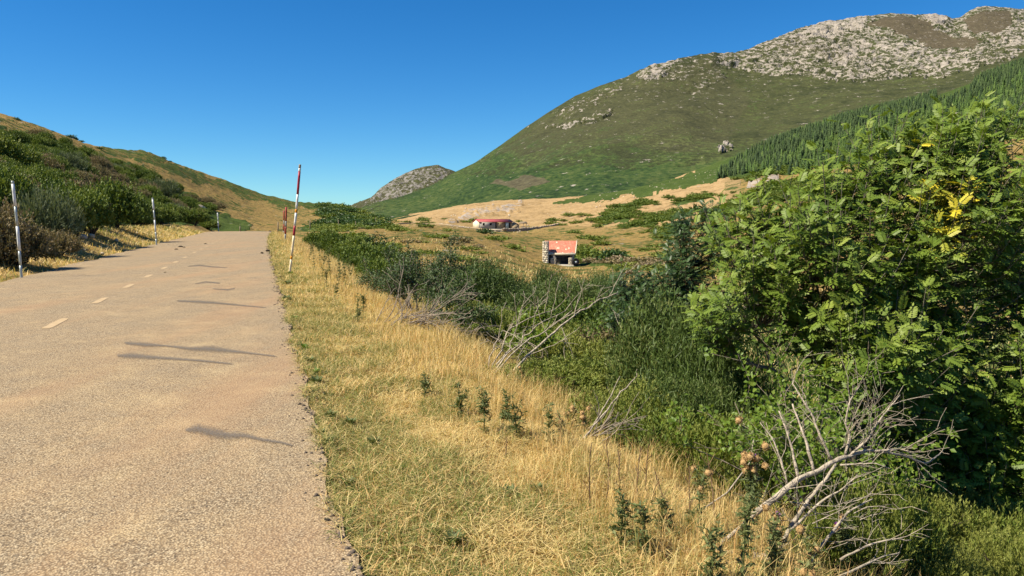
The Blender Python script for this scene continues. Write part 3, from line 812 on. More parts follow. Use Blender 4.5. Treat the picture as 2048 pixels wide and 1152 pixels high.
# ------------------------------------------------------------------ farm buildings
M_gable = plain('sunlit_cream_render', (0.70, 0.62, 0.46), 0.9, 0.1, 0.06, 1.2)  # gable colour carries its sunlit brightness
M_greyw = plain('shaded_grey_wall', (0.46, 0.44, 0.40), 0.9, 0.1, 0.1, 1.5)  # front wall greyed in colour for its unlit side, beside the bright gable
M_stonew = plain('tan_stone_wall', (0.46, 0.36, 0.22), 0.95, 0.08, 0.22, 1.8)
M_redroof = plain('red_sheet_roof', (0.36, 0.075, 0.075), 0.6, 0.3, 0.14, 1.2)
M_door = plain('pale_green_metal_door', (0.45, 0.56, 0.55), 0.5, 0.3, 0.08, 2)
M_hole = plain('dark_opening', (0.02, 0.02, 0.024), 0.9, 0.1, 0.2, 2)
M_fence = plain('weathered_wood', (0.24, 0.19, 0.13), 0.9, 0.1, 0.2, 3)
M_dry = plain('dry_stone', (0.42, 0.35, 0.27), 0.95, 0.08, 0.25, 1.2)
fb = at(986, 459.5, 318)
fa = rad(24)
farm = empty('farm_building', (fb[0], fb[1], fb[2]), fa, 'long low farm building with red roof and cream gable', 'farm building')
# local: x along the front, front at y=0, left gable at x=-6
farm.scale = (1.14, 1.14, 1.42)
X0, X1, DP, EVH, RH = -5.4, 7.6, 6.0, 2.3, 2.95
box('plinth', (X0 - .1, X1 + .1, -0.12, DP + .1, -1.6, 0.25), M_conc, farm)
def gable(name, x, mat, th):
    V = np.array([[x, 0, .25], [x, DP, .25], [x, DP, EVH], [x, DP / 2, RH], [x, 0, EVH]], float)
    V = np.concatenate([V, V + [th, 0, 0]])
    F = [(0, 4, 3, 2, 1), (5, 6, 7, 8, 9)] + [(i, (i + 1) % 5, 5 + (i + 1) % 5, 5 + i) for i in range(5)]
    return link(name, make_mesh(name, V, F, mat), farm)
gable('gable_wall', X0, M_gable, 0.25)
gable('gable_wall', X1 - .25, M_stonew, 0.25)
box('front_wall', (X0 + .25, 0.9, 0.0, 0.25, 0.25, EVH), M_greyw, farm)
box('front_wall', (0.9, 5.2, 0.35, 0.6, 0.25, EVH), M_stonew, farm)
box('front_wall', (5.2, X1 - .25, 0.0, 0.25, 0.25, EVH), M_stonew, farm)
box('rear_wall', (X0 + .25, X1 - .25, DP - .25, DP, 0.25, EVH), M_stonew, farm)
for x in (-3.6, -0.9):
    w = box('window', (x - .38, x + .38, -0.05, 0.02, 1.25, 1.95), M_hole, farm)
    box('sill', (x - .45, x + .45, -0.12, 0.0, 1.16, 1.24), M_conc, w)
box('doorway', (0.92, 1.5, 0.30, 0.36, 0.26, 2.1), M_hole, farm)
box('door', (4.9, 6.2, -0.10, -0.02, 0.28, 2.2), M_door, farm)
box('doorway', (6.25, 6.85, -0.06, 0.02, 0.28, 2.15), M_hole, farm)
for sgn, nm in ((0, 'roof'), (1, 'rear_roof')):
    y0, z0_, y1, z1_ = (-0.45, EVH - .12, DP / 2, RH + .05) if sgn == 0 else (DP / 2 + .01, RH + .05, DP + .45, EVH - .12)
    V = np.array([[X0 - .25, y0, z0_], [X1 + .25, y0, z0_], [X1 + .25, y1, z1_], [X0 - .25, y1, z1_]], float)
    V = np.concatenate([V, V + [0, 0, .10]])
    F = np.array([[0, 3, 2, 1], [4, 5, 6, 7], [0, 1, 5, 4], [1, 2, 6, 5], [2, 3, 7, 6], [3, 0, 4, 7]])
    link(nm, make_mesh(nm, V, F, M_redroof), farm)
# stone-walled barn joined at the right
bb = at(1026, 459, 328)
barn = empty('stone_barn', (bb[0], bb[1], bb[2]), rad(4), 'tan stone barn with a gable at the right end of the farm', 'barn')
V = np.array([[-1.6, 0, -1], [2.6, 0, -1], [2.6, 0, 1.9], [.5, 0, 3.1], [-1.6, 0, 1.9]], float); V = np.concatenate([V, V + [0, 5, 0]])
link('wall', make_mesh('wall', V, [(0, 1, 2, 3, 4), (9, 8, 7, 6, 5)] + [(i, 5 + i, 5 + (i + 1) % 5, (i + 1) % 5) for i in range(5)], M_stonew), barn)
for (xa, za, xb, zb) in ((-1.8, 1.85, .5, 3.16), (.5, 3.16, 2.8, 1.85)):
    V = np.array([[xa, -.2, za], [xb, -.2, zb], [xb, 5.2, zb], [xa, 5.2, za]], float); V = np.concatenate([V, V + [0, 0, .10]])
    link('roof', make_mesh('roof', V, np.array([[0, 3, 2, 1], [4, 5, 6, 7], [0, 1, 5, 4], [1, 2, 6, 5], [2, 3, 7, 6], [3, 0, 4, 7]]), M_st2), barn)
# open shelter on posts
pb = at(1046, 452, 345)
shel = empty('open_shelter', (pb[0], pb[1], gz1(pb[0], pb[1])), 0, 'small open shelter on thin posts right of the farm', 'shelter')
for x in (-1.4, 0.2, 1.5):
    for y in (0, 1.8): tube('post', [(x, y, -.4), (x, y, 2.2)], 0.09, M_st1, shel, 6)
V = np.array([[-2.0, -.5, 2.1], [2.1, -.5, 2.1], [2.1, 2.3, 2.1], [-2.0, 2.3, 2.1], [-1.2, .9, 3.0], [1.3, .9, 3.0]], float)
link('roof', make_mesh('roof', V, [(0, 1, 5, 4), (1, 2, 5), (2, 3, 4, 5), (3, 0, 4), (3, 2, 1, 0)], M_fence), shel)
box('table', (-.9, 1.0, .4, 1.2, .0, .75), M_st1, shel)

# ------------------------------------------------------------------ stones: lumpy rocks
def rock_mesh(seed, sx=1, sy=1, sz=.7, mat=None):
    r = np.random.RandomState(seed)
    me = bpy.data.meshes.new('rock')
    import bmesh
    bm = bmesh.new(); bmesh.ops.create_icosphere(bm, subdivisions=2, radius=0.5)
    planes = [(Vector(r.randn(3)).normalized(), 0.30 + 0.14 * r.rand()) for _ in range(9)]
    for v in bm.verts:
        for n_, d_ in planes:
            k = v.co.dot(n_) - d_
            if k > 0: v.co -= n_ * k * .9
        v.co += Vector(r.randn(3)) * 0.012
        v.co.x *= sx; v.co.y *= sy; v.co.z *= sz
    bm.to_mesh(me); bm.free()
    me.materials.append(mat or M_rock)
    return me
M_rock = plain('pale_quartzite', (0.50, 0.42, 0.31), 0.9, 0.12, 0.22, 2.5, 0.4, 9)
rocks = [rock_mesh(i, 1, .8, .65 + .1 * (i % 2)) for i in range(5)]
def rock(px, py, D, size, label, group=None, seed=0, lift=0.12):
    D = hit(px, py); p = at(px, py, D); z = gz1(p[0], p[1])
    o = link('rock', rocks[seed % 5], None, (p[0], p[1], z + size * lift), (0, 0, seed * 1.7), size)
    tag(o, label, 'rock', group)
    return o
GB = 'pale boulders on the left roadside bank'
rock(166, 480, 31.5, 0.50, 'pale boulder under the dark bush on the left bank, left of a pair', GB, 0, .3)
rock(182, 479, 31.8, 0.48, 'pale rounded boulder under the dark bush, right of a pair', GB, 1, .3)
rock(138, 500, 27.5, 0.34, 'single pale stone on the bank below the brown heath', GB, 2, .3)
rock(232, 485, 39, 0.34, 'small white stone at the shadow edge on the left bank', GB, 3, .3)
rock(205, 510, 29.5, 0.2, 'grey roadside stone on the dry bank near the asphalt', GB, 4, .3)
for i in range(40):
    s = 14 + 75 * RS.rand(); t_ = -7.0 - 2.2 * RS.rand(); x, y = from_road(t_, s)
    o = link('rock', rocks[i % 5], None, (x, y, gz1(x, y) + .02), (0, 0, i), 0.07 + 0.14 * RS.rand() ** 2)
    tag(o, 'small pale stone scattered on the dry left bank', 'rock', 'small stones scattered on the left bank')
outc = at(401, 400, 165)
o = link('rock_outcrop', rocks[2], None, (outc[0], outc[1], gz1(outc[0], outc[1]) + .6), (0, .3, 1), (3.2, 2.2, 2.6)); tag(o, 'pale rock outcrop sticking out of the green left hillside', 'rock')
k = 0
for (x0, x1, y0, y1, D0, D1, n, s0, s1) in ((880, 1045, 412, 440, 420, 520, 40, .5, 1.8), (1040, 1180, 425, 452, 340, 460, 30, .4, 1.3), (1150, 1420, 365, 420, 430, 560, 36, .5, 1.6),
                                            (880, 1000, 458, 470, 250, 320, 22, .4, 1.1), (1000, 1060, 455, 462, 290, 320, 8, .5, 1.2), (640, 690, 455, 470, 95, 120, 9, .5, 1.0), (1490, 1560, 350, 380, 330, 400, 24, .6, 2.0), (1385, 1420, 345, 375, 480, 560, 10, .6, 1.6)):
    for i in range(n):
        px = x0 + (x1 - x0) * RS.rand(); D = D0 + (D1 - D0) * RS.rand(); u, e = ray(px, 450); x = u * D
        z = gz1(x, D); _, py = proj(x, D, z)
        o = link('rock', rocks[k % 5], None, (x, D, z + .1), (RS.rand(), 0, RS.rand() * 6), s0 + (s1 - s0) * RS.rand() ** 2); k += 1
        tag(o, 'small pale rock lying in the distant tan pasture', 'rock', 'pale rocks scattered over the distant pasture')
# low dry-stone wall ruins before the farm
def stone_wall(pts, h, name, label, D, seed=0):
    P = np.array([[*at(px, 450, D_)[:2]] for px, D_ in pts])
    seg = np.linalg.norm(np.diff(P, axis=0), axis=1); tot = seg.sum(); n = int(tot / 0.55)
    cum = np.concatenate([[0], np.cumsum(seg)])
    r = np.random.RandomState(seed)
    root = empty(name, (P[0, 0], P[0, 1], gz1(*P[0])), 0, label, 'stone wall')
    parts = []
    for i in range(n):
        q = tot * i / n; x = np.interp(q, cum, P[:, 0]); y = np.interp(q, cum, P[:, 1]); z = gz1(x, y)
        for j in range(3):
            hh = h * (0.6 + .7 * r.rand()) / 3
            V, F = box_vf(-.32, .32, -.28, .28, 0, hh * 1.2); V = V + (r.rand(8, 3) - .5) * .16
            V = V + [x - P[0, 0], y - P[0, 1], z - root.location.z - .1 + j * h / 3]
            parts.append((V, F))
    V, F, _ = join(parts)
    o = link('courses', make_mesh('courses', V, F, M_dry), root); o['kind'] = 'stuff'
stone_wall([(1005, 312), (1040, 318), (1085, 330), (1120, 340)], 1.3, 'stone_wall', 'low grey dry stone wall running right from the farm yard', 320, 1)
stone_wall([(880, 300), (915, 290), (940, 285)], .8, 'stone_wall', 'tumbled pale stone wall in the field left of the farm', 320, 2)
# fence posts
GF = 'thin fence posts along the far pasture edge'
def post(px, py, D, h, label, group, r=.07, lean=0.0):
    p = at(px, py, D); z = gz1(p[0], p[1])
    o = link('fence_post', make_mesh('fence_post', *(lambda vf: (vf[0], quads_to_list(vf[1])))(tube_vf([(0, 0, -.3), (lean * h * .5, 0, h * .5), (lean * h, 0, h)], [r, r, r * .8], 7)), M_fence), None, (p[0], p[1], z))
    tag(o, label, 'fence post', group)
for px, py, D in ((1481, 360, 360), (1490, 358, 362), (1534, 346, 385), (1540, 345, 388), (1547, 343, 391), (1555, 342, 396), (1565, 341, 400)):
    post(px, py, D, 1.9, 'thin fence post beside the pale track under the forest', GF, .10)
GQ = 'poles beside the far bend of the road'
for px, py, D, h in ((677, 458, 205, 2.6), (711, 456, 220, 2.4), (751, 452, 250, 3.2), (762, 450, 260, 2.2), (769, 449, 264, 2.4), (480, 464, 118, 1.0), (556, 466, 112, 1.6), (620, 463, 150, 2.2)):
    post(px, py, D, h, 'slim roadside pole at the far bend of the road', GQ, .09, 0.03)

# far track, a pale strip seen beyond the crest
tpx = np.array([662, 690, 720, 750, 775, 800, 830, 860, 900, 940, 985, 1010]); tD = np.array([205, 214, 228, 246, 262, 276, 286, 292, 296, 300, 306, 310.])
fx = np.linspace(0, 1, 60); px_ = np.interp(fx, np.linspace(0, 1, 12), tpx); D_ = np.interp(fx, np.linspace(0, 1, 12), tD)
tv = []
for px, D in zip(px_, D_):
    u, _e = ray(px, 450); x = u * D
    for w in (-3.2, -1.2, 1.2, 3.2):
        tv.append((x + w * .25, D + w, 0))
tv = np.array(tv); tz = gz(tv[:, 0], tv[:, 1]).reshape(-1, 4); tz = np.repeat(tz.max(1)[:, None], 4, 1).ravel() + 0.55
tv[:, 2] = tz
tv3 = tv.reshape(60, 4, 3)
lo = tv3[:, :1].copy(); lo[..., 2] -= 1.5; lo2 = tv3[:, -1:].copy(); lo2[..., 2] -= 1.5
tv3 = np.concatenate([lo, tv3, lo2], 1)
M_track = plain('pale_dirt', (0.52, 0.38, 0.20), 0.95, 0.05, 0.2, .6)
o = link('track', make_mesh('track', tv3.reshape(-1, 3), grid_faces(60, 6), M_track, True)); tag(o, 'pale dirt road curving past the farm beyond the crest', kind='structure')

# road stains and droppings
m, t, out = new_mat('dark_road_stain')
tc = nd(t, 'TexCoord').outputs['Object']
n_ = noise(t, 55, 5, 0.8, tc); a_ = attr(t, 'edge')
cc = ramp(t, noise(t, 60, 3, .7, tc), [(0.35, (0.10, 0.085, 0.072)), (0.65, (0.19, 0.16, 0.125))])
p = nd(t, 'BsdfPrincipled'); lk(t, cc, p.inputs['Base Color']); p.inputs['Roughness'].default_value = 0.85
tr = nd(t, 'BsdfTransparent'); mx = nd(t, 'MixShader')
al = math_n(t, 'MULTIPLY', math_n(t, 'SUBTRACT', math_n(t, 'ADD', a_, math_n(t, 'MULTIPLY', n_, 2.0)), 1.30), 1.7, True)
al = math_n(t, 'MULTIPLY', al, 0.68)
lk(t, al, mx.inputs[0]); lk(t, tr.outputs[0], mx.inputs[1]); lk(t, p.outputs[0], mx.inputs[2]); lk(t, mx.outputs[0], out.inputs['Surface'])
M_stain = m
def road_point(px, py):
    u, e = ray(px, py)
    D = 5.0
    for _ in range(5):
        x = u * D; t_, s_ = to_road(x, D)
        z = float(road_z(np.array([t_]), np.array([s_]))[0])
        D = (z - EYE) / e
    return u * D, D
def stain(line, label):
    """line: (px, py, half width in pixels)"""
    pts = np.array(line, float)
    f = np.linspace(0, len(pts) - 1, 40); P = np.stack([np.interp(f, range(len(pts)), pts[:, i]) for i in range(3)], 1)
    V, A = [], []
    for px, py, w in P:
        for q, a in ((-1, 0), (-.5, .5), (0, 1), (.5, .5), (1, 0)):
            x, y = road_point(px, py + q * w * 1.35); t_, s_ = to_road(x, y)
            V.append((x, y, float(road_z(np.array([t_]), np.array([s_]))[0]) + 0.007)); A.append(a)
    A = np.array(A).reshape(40, 5); A[0] *= .1; A[-1] *= .3
    o = link('road_stain', make_mesh('road_stain', V, grid_faces(40, 5), M_stain, True, {'edge': A.ravel()}))
    tag(o, label, 'stain', 'dark dribble stains on the asphalt')
stain([(368, 862, 4), (395, 858, 12), (430, 868, 14), (455, 872, 11), (490, 872, 7), (520, 880, 5), (560, 886, 4), (588, 893, 2)], 'nearest dark dribble stain on the asphalt, heading for the verge')
stain([(232, 712, 3), (262, 712, 8), (300, 715, 6), (345, 718, 4), (400, 722, 3), (468, 729, 2)], 'dark stain with a thin tail in mid lane, left of a similar one')
stain([(245, 686, 4), (290, 690, 6), (330, 692, 2), (380, 698, 5), (420, 698, 8), (455, 702, 6), (500, 707, 2.5), (556, 714, 2)], 'long double blotched stain reaching the right edge of the asphalt')
stain([(352, 602, 2), (395, 604, 4), (430, 606, 3), (480, 611, 2), (535, 616, 1.2)], 'faint long streak stain further up the lane')
stain([(375, 533, 1), (400, 531, 2), (425, 534, 1.5), (455, 536, 1)], 'small far streak stain in the right lane')
stain([(390, 568, 1), (412, 564, 2), (440, 567, 1.5)], 'short thin streak stain left of the lane middle')
stain([(425, 578, 1), (455, 580, 2), (470, 577, 1.5)], 'short dark smear up the right lane')
M_dung = plain('dried_dung', (0.05, 0.04, 0.03), 0.95, 0.05, 0.3, 8)
me_d = rock_mesh(20, 1, .8, .4, M_dung)
for px, py, s_ in ((361, 494, .35), (353, 499, .22), (368, 495, .2), (411, 488, .25), (536, 503, .3), (524, 507, .2), (540, 468, .5), (330, 545, .08)):
    x, y = road_point(px, py)
    o = link('dung', me_d, None, (x, y, z_road(to_road(x, y)[1]) + .05), (0, 0, px), s_); tag(o, 'small dark clod of dried dung on the road', 'dung', 'dark clods on the far road')
# ================================================================== PLANTS
L_heath = leaf_mat('heath_leaves', [(0.0, (0.030, 0.052, 0.012)), (0.35, (0.080, 0.130, 0.020)), (0.7, (0.155, 0.205, 0.034)), (1.0, (0.24, 0.26, 0.06))], 0.22, 0.6)
L_brown = leaf_mat('brown_heath_leaves', [(0.0, (0.055, 0.052, 0.022)), (0.35, (0.125, 0.115, 0.048)), (0.7, (0.21, 0.175, 0.085)), (1.0, (0.29, 0.215, 0.14))], 0.15, 0.75)
L_sage = leaf_mat('grey_broom_leaves', [(0.0, (0.04, 0.058, 0.028)), (0.5, (0.10, 0.135, 0.065)), (1.0, (0.18, 0.21, 0.11))], 0.2, 0.6)
L_broom = leaf_mat('green_broom_stems', [(0.0, (0.028, 0.052, 0.012)), (0.4, (0.060, 0.100, 0.022)), (0.8, (0.105, 0.155, 0.038)), (1.0, (0.19, 0.21, 0.07))], 0.15, 0.5)
L_rowan = leaf_mat('rowan_leaves', [(0.0, (0.030, 0.064, 0.010)), (0.25, (0.070, 0.128, 0.018)), (0.6, (0.150, 0.220, 0.030)), (0.84, (0.24, 0.30, 0.045)), (0.90, (0.36, 0.36, 0.04)), (1.0, (0.66, 0.53, 0.03))], 0.26, 0.5, 0.3, 0.0)
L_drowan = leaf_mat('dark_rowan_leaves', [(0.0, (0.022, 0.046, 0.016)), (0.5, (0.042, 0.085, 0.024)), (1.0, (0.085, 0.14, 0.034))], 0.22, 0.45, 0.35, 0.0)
L_rose = leaf_mat('dog_rose_leaves', [(0.0, (0.035, 0.065, 0.028)), (0.5, (0.075, 0.120, 0.045)), (1.0, (0.13, 0.175, 0.06))], 0.25, 0.55)
L_lime = leaf_mat('bright_leaves', [(0.0, (0.07, 0.14, 0.02)), (0.5, (0.14, 0.22, 0.03)), (1.0, (0.22, 0.29, 0.05))], 0.35, 0.45)
L_thistle = leaf_mat('thistle_leaves', [(0.0, (0.065, 0.090, 0.032)), (0.5, (0.13, 0.165, 0.055)), (1.0, (0.27, 0.265, 0.12))], 0.2, 0.6)
L_spruce = leaf_mat('spruce_needles', [(0.0, (0.010, 0.024, 0.009)), (0.5, (0.028, 0.054, 0.018)), (1.0, (0.062, 0.096, 0.030))], 0.05, 0.7, 0.2, 0.5)
L_larch = leaf_mat('larch_needles', [(0.0, (0.035, 0.070, 0.018)), (0.5, (0.075, 0.13, 0.028)), (1.0, (0.13, 0.18, 0.045))], 0.15, 0.7, 0.2, 0.5)
L_grass = leaf_mat('dry_grass', [(0.0, (0.075, 0.12, 0.022)), (0.18, (0.16, 0.20, 0.045)), (0.34, (0.42, 0.36, 0.13)), (0.55, (0.66, 0.54, 0.25)), (0.78, (0.72, 0.53, 0.235)), (1.0, (0.54, 0.32, 0.125))], 0.25, 0.6, 0.25, 0.0)
M_bark = plain('dark_bark', (0.075, 0.060, 0.048), 0.9, 0.1, 0.25, 12, 0.5, 40)
M_rbark = plain('grey_rowan_bark', (0.17, 0.15, 0.12), 0.8, 0.2, 0.25, 12, 0.4, 40)
M_dead = plain('bleached_dead_wood', (0.43, 0.37, 0.29), 0.9, 0.1, 0.32, 22, 0.8, 70)
M_dead2 = plain('grey_dead_twigs', (0.30, 0.25, 0.20), 0.9, 0.1, 0.25, 14)
M_stalk = plain('brown_dry_stalk', (0.22, 0.145, 0.085), 0.9, 0.1, 0.3, 14)
M_head = plain('tan_seed_head', (0.56, 0.37, 0.17), 0.9, 0.1, 0.2, 40, 0.6, 150)
M_purple = plain('purple_flower', (0.34, 0.10, 0.40), 0.8, 0.1, 0.2, 60)

def unit(v): return v / (np.linalg.norm(v, axis=-1, keepdims=True) + 1e-9)
def diamonds(P, T, N, L, Wd, fold=0.25, base=0.0):
    """leaf diamonds: base P, direction T, face normal ~N; 2 triangles each"""
    T = unit(T); S = unit(np.cross(T, N)); Nn = np.cross(S, T)
    L = np.asarray(L)[..., None] * np.ones((len(P), 1)); Wd = np.asarray(Wd)[..., None] * np.ones((len(P), 1))
    a = P; c = P + T * L
    m_ = P + T * L * 0.45 + Nn * Wd * fold
    b = m_ + S * Wd * .5; d = m_ - S * Wd * .5
    V = np.stack([a, b, c, d], 1).reshape(-1, 3)
    i = np.arange(len(P))[:, None] * 4
    F = np.concatenate([i + np.array([[0, 1, 2]]), i + np.array([[0, 2, 3]])], 0)
    return V, F
def rep(a, k): return np.repeat(a, k)

def heath_mesh(name, seed, n_plume=700, per=7, size=(1, 1, .75), lobes=9, L=0.11, W=0.028, mat=None, up=0.55, spread=0.6, brown=0.0):
    """rounded shrub of many upright leafy plumes on a lobed dome"""
    r = np.random.RandomState(seed)
    lc = []
    for i in range(lobes):
        a = r.rand() * 6.28; q = math.sqrt(r.rand()) * .55
        h = (1 - q * q) * (.35 + .3 * r.rand())
        lc.append((q * math.cos(a), q * math.sin(a), h, .30 + .22 * r.rand()))
    lc.append((0, 0, .35, .5))
    lc = np.array(lc)
    li = r.randint(len(lc), size=n_plume)
    d = unit(r.randn(n_plume, 3)); d[:, 2] = np.abs(d[:, 2]) * .9 - .22
    d = unit(d)
    rr_ = lc[li, 3] * (0.72 + .34 * r.rand(n_plume))
    P = lc[li, :3] + d * rr_[:, None]
    P[:, 2] = np.where(P[:, 2] < 0.02, r.rand(n_plume) * .15, P[:, 2])
    P = P * np.array(size)
    ax = unit(d * (1 - up) + np.array([0, 0, up]) + r.randn(n_plume, 3) * .18)
    depth = (rr_ / lc[li, 3] - .72) / .34
    # leaves along each plume
    k = per
    f = np.tile(np.linspace(0, 1, k), n_plume)
    A = np.repeat(ax, k, 0); B = np.repeat(P, k, 0) + A * (f * L * 1.6)[:, None]
    T = unit(A + unit(r.randn(len(B), 3)) * spread)
    V, F = diamonds(B, T, r.randn(len(B), 3), L * (1.15 - .5 * f) * (.8 + .4 * r.rand(len(B))), W * (.8 + .4 * r.rand(len(B))))
    V[:, 2] /= np.percentile(V[:, 2], 99.3)
    lobev = r.rand(len(lc)) * .3
    vy = np.repeat(lobev[li] + r.rand(n_plume) * .34 + brown, k) + f * .22 + .06
    return make_mesh(name, V, F, mat, False, {'vary': np.clip(rep(vy, 4), 0, 1)})

def broom_mesh(name, seed, n=2600, size=(1, 1, 1.2), L=0.45, W=0.012, mat=None, lean=.35):
    r = np.random.RandomState(seed)
    a = r.rand(n) * 6.283; q = np.sqrt(r.rand(n)) * .75
    h = r.rand(n) ** .8 * (1 - .55 * q ** 2) * .78
    P = np.stack([q * np.cos(a), q * np.sin(a), h], 1)
    T = unit(np.stack([q * np.cos(a) * lean * 1.6, q * np.sin(a) * lean * 1.6, np.ones(n)], 1) + r.randn(n, 3) * .16)
    P = P * np.array(size)
    V, F = diamonds(P, T, r.randn(n, 3), L * (.5 + .7 * r.rand(n)), W * (.7 + .6 * r.rand(n)), 0.1)
    V[:, 2] /= np.percentile(V[:, 2], 99.3)
    cl = vnoise(P[:, 0] * 4, P[:, 1] * 4 + P[:, 2] * 2, seed)
    return make_mesh(name, V, F, mat, False, {'vary': np.clip(rep(cl * .5 + r.rand(n) * .4 + .1 * h, 4), 0, 1)})

def stems_vf(seed, n, size, r0, jag=.12, seg=5):
    r = np.random.RandomState(seed); parts = []
    for i in range(n):
        a = r.rand() * 6.283; q = r.rand() ** .5 * .7
        e = np.array([q * math.cos(a) * size[0], q * math.sin(a) * size[1], (.5 + .4 * r.rand()) * size[2]])
        f = np.linspace(0, 1, seg)[:, None]
        pts = e * np.concatenate([f, f, f ** 1.3], 1) + np.concatenate([[[0, 0, -.1]], r.randn(seg - 1, 3) * jag * .4])
        parts.append(tube_vf(pts, np.linspace(r0, r0 * .3, seg), 5, False))
    V, F, _ = join(parts)
    return V, F

def shrub(name, fol_me, stem_me, loc, rz, sc, label, cat, group):
    root = empty(name, loc, rz, label, cat, group)
    root.scale = sc if hasattr(sc, '__len__') else (sc,) * 3
    link('foliage', fol_me, root)
    if stem_me is not None: link('stems', stem_me, root)
    return root

# ------------------------------------------------------------------ left bank and hillside shrubs
HG = [heath_mesh('heath_foliage', 100 + i, 1500, 5, (1, 1, .85), 14, .095, .042, L_heath, .32, .95, .04) for i in range(4)]
HB = [heath_mesh('brown_heath_foliage', 120 + i, 1500, 5, (1, 1, .75), 16, .080, .036, L_brown, .28, 1.0, .1) for i in range(3)]
SG = [heath_mesh('grey_broom_foliage', 140 + i, 1600, 5, (1, 1, .95), 14, .11, .020, L_sage, .55, .6, .15) for i in range(2)]
HS = [make_mesh('shrub_stems', *stems_vf(150 + i, 14, (1, 1, .8), .03), M_bark) for i in range(2)]
def left_shrub(px, py, D, w, h, kind, label, group):
    if D is None: D = hit(px, py)
    p = at(px, py, D); z = gz1(p[0], p[1])
    me = {'g': HG, 'b': HB, 's': SG}[kind]
    i = RS.randint(len(me))
    nm = {'g': 'heath_shrub', 'b': 'brown_heath_shrub', 's': 'grey_broom_bush'}[kind]
    return shrub(nm, me[i], HS[i % 2], (p[0], p[1], z - .12 * h), RS.rand() * 6.28, (w * .56, w * .56, h * 1.1), label, {'g': 'shrub', 'b': 'shrub', 's': 'bush'}[kind], group)
GL = 'shrubs covering the left bank and hillside'
# the ones that stand out, by the ground point under them
left_shrub(140, 350, None, 5.0, 3.2, 's', 'round sage grey broom bush rising above the green shrubs on the left', GL)
left_shrub(318, 402, None, 7.0, 4.2, 's', 'wide grey green broom bush high on the left hillside above the second pole', GL)
left_shrub(178, 466, None, 3.6, 2.4, 'g', 'tall bright green heath bush overhanging the dark shadow by the boulders', GL)
left_shrub(228, 456, None, 4.2, 3.0, 'g', 'big bright green heath bush just left of the second grey pole', GL)
left_shrub(278, 448, None, 4.0, 2.6, 'g', 'green heath bush directly behind the second grey pole', GL)
left_shrub(340, 441, None, 4.6, 2.2, 'g', 'low spreading green shrub on the bank right of the second pole', GL)
left_shrub(385, 450, None, 5.0, 2.4, 'g', 'last bright green shrub on the bank where the road crests', GL)
left_shrub(415, 459, None, 4.0, 1.6, 'g', 'small green shrub ending the bank beside the crest', GL)
left_shrub(95, 488, None, 2.9, 2.2, 's', 'large grey green heath bush beside the nearest grey pole', GL)
left_shrub(28, 530, None, 2.2, 1.3, 'b', 'brownish heath low on the bank behind the nearest grey pole', GL)
left_shrub(112, 510, None, 1.7, .9, 'b', 'small grey brown heath at the foot of the bank', GL)
left_shrub(-30, 515, None, 2.4, 1.6, 'b', 'brown heath bush cut by the left picture edge', GL)
left_shrub(20, 450, None, 3.0, 2.2, 'g', 'dark green heath bush above the nearest grey pole', GL)
left_shrub(145, 470, None, 3.0, 2.2, 'g', 'tall dark green heath bush left of the dark shadow', GL)
left_shrub(-10, 330, None, 5.0, 3.2, 'g', 'large dark green bush at the left edge below the skyline', GL)
left_shrub(42, 345, None, 4.4, 2.6, 'g', 'dark green bush left of the round grey broom', GL)
pts_done = []
n_l = 0
for it in range(6000):
    if n_l >= 275: break
    px = RS.uniform(-120, 500); D = 26 + 175 * RS.rand() ** 1.6
    u, e = ray(px, 450); x, y = u * D, D
    z = gz1(x, y); qx, qy = proj(x, y, z)
    t_, s_ = to_road(x, y)
    if t_ > -10.4: continue
    if not inpoly(np.array([qx]), np.array([qy]), GREEN[0][1])[0]: continue
    if t_ > -12 and 30 < s_ < 110 and RS.rand() < .5: continue
    w = 1.5 + 1.5 * RS.rand() + D * .009
    if any((x - a) ** 2 + (y - b) ** 2 < (0.30 * (w + c)) ** 2 for a, b, c in pts_done): continue
    pts_done.append((x, y, w))
    nb = vnoise(np.array([px / 70.]), np.array([D / 22.]), 9)[0]
    lowleft = qy > 395 and px < 150
    kd = 'b' if (nb > .70 or (lowleft and nb > .35 and RS.rand() < .4) or RS.rand() < .10) else ('s' if RS.rand() < .07 else 'g')
    h = w * (.34 + .36 * RS.rand())
    adj = {'g': 'green heath shrub', 'b': 'brown grey heath shrub', 's': 'sage grey broom'}[kd]
    szw = 'tall ' if h > .62 * w else ('low ' if h < .44 * w else '')
    zone = ('below the skyline' if qy < np.interp(qx, [0, 150, 300, 500], [290, 330, 375, 455]) else 'at the hillside foot' if t_ > -14 else 'midway up the hillside')
    where = ('by the left picture edge' if qx < 35 else 'above the nearest grey pole' if qx < 95 else 'under the round grey broom' if qx < 190 else 'left of the second grey pole' if qx < 285 else 'right of the second grey pole' if qx < 370 else 'towards the crest of the road')
    left_shrub(px, qy, D, w, h, kd, szw + adj + ' ' + zone + ', ' + where, GL)
    n_l += 1

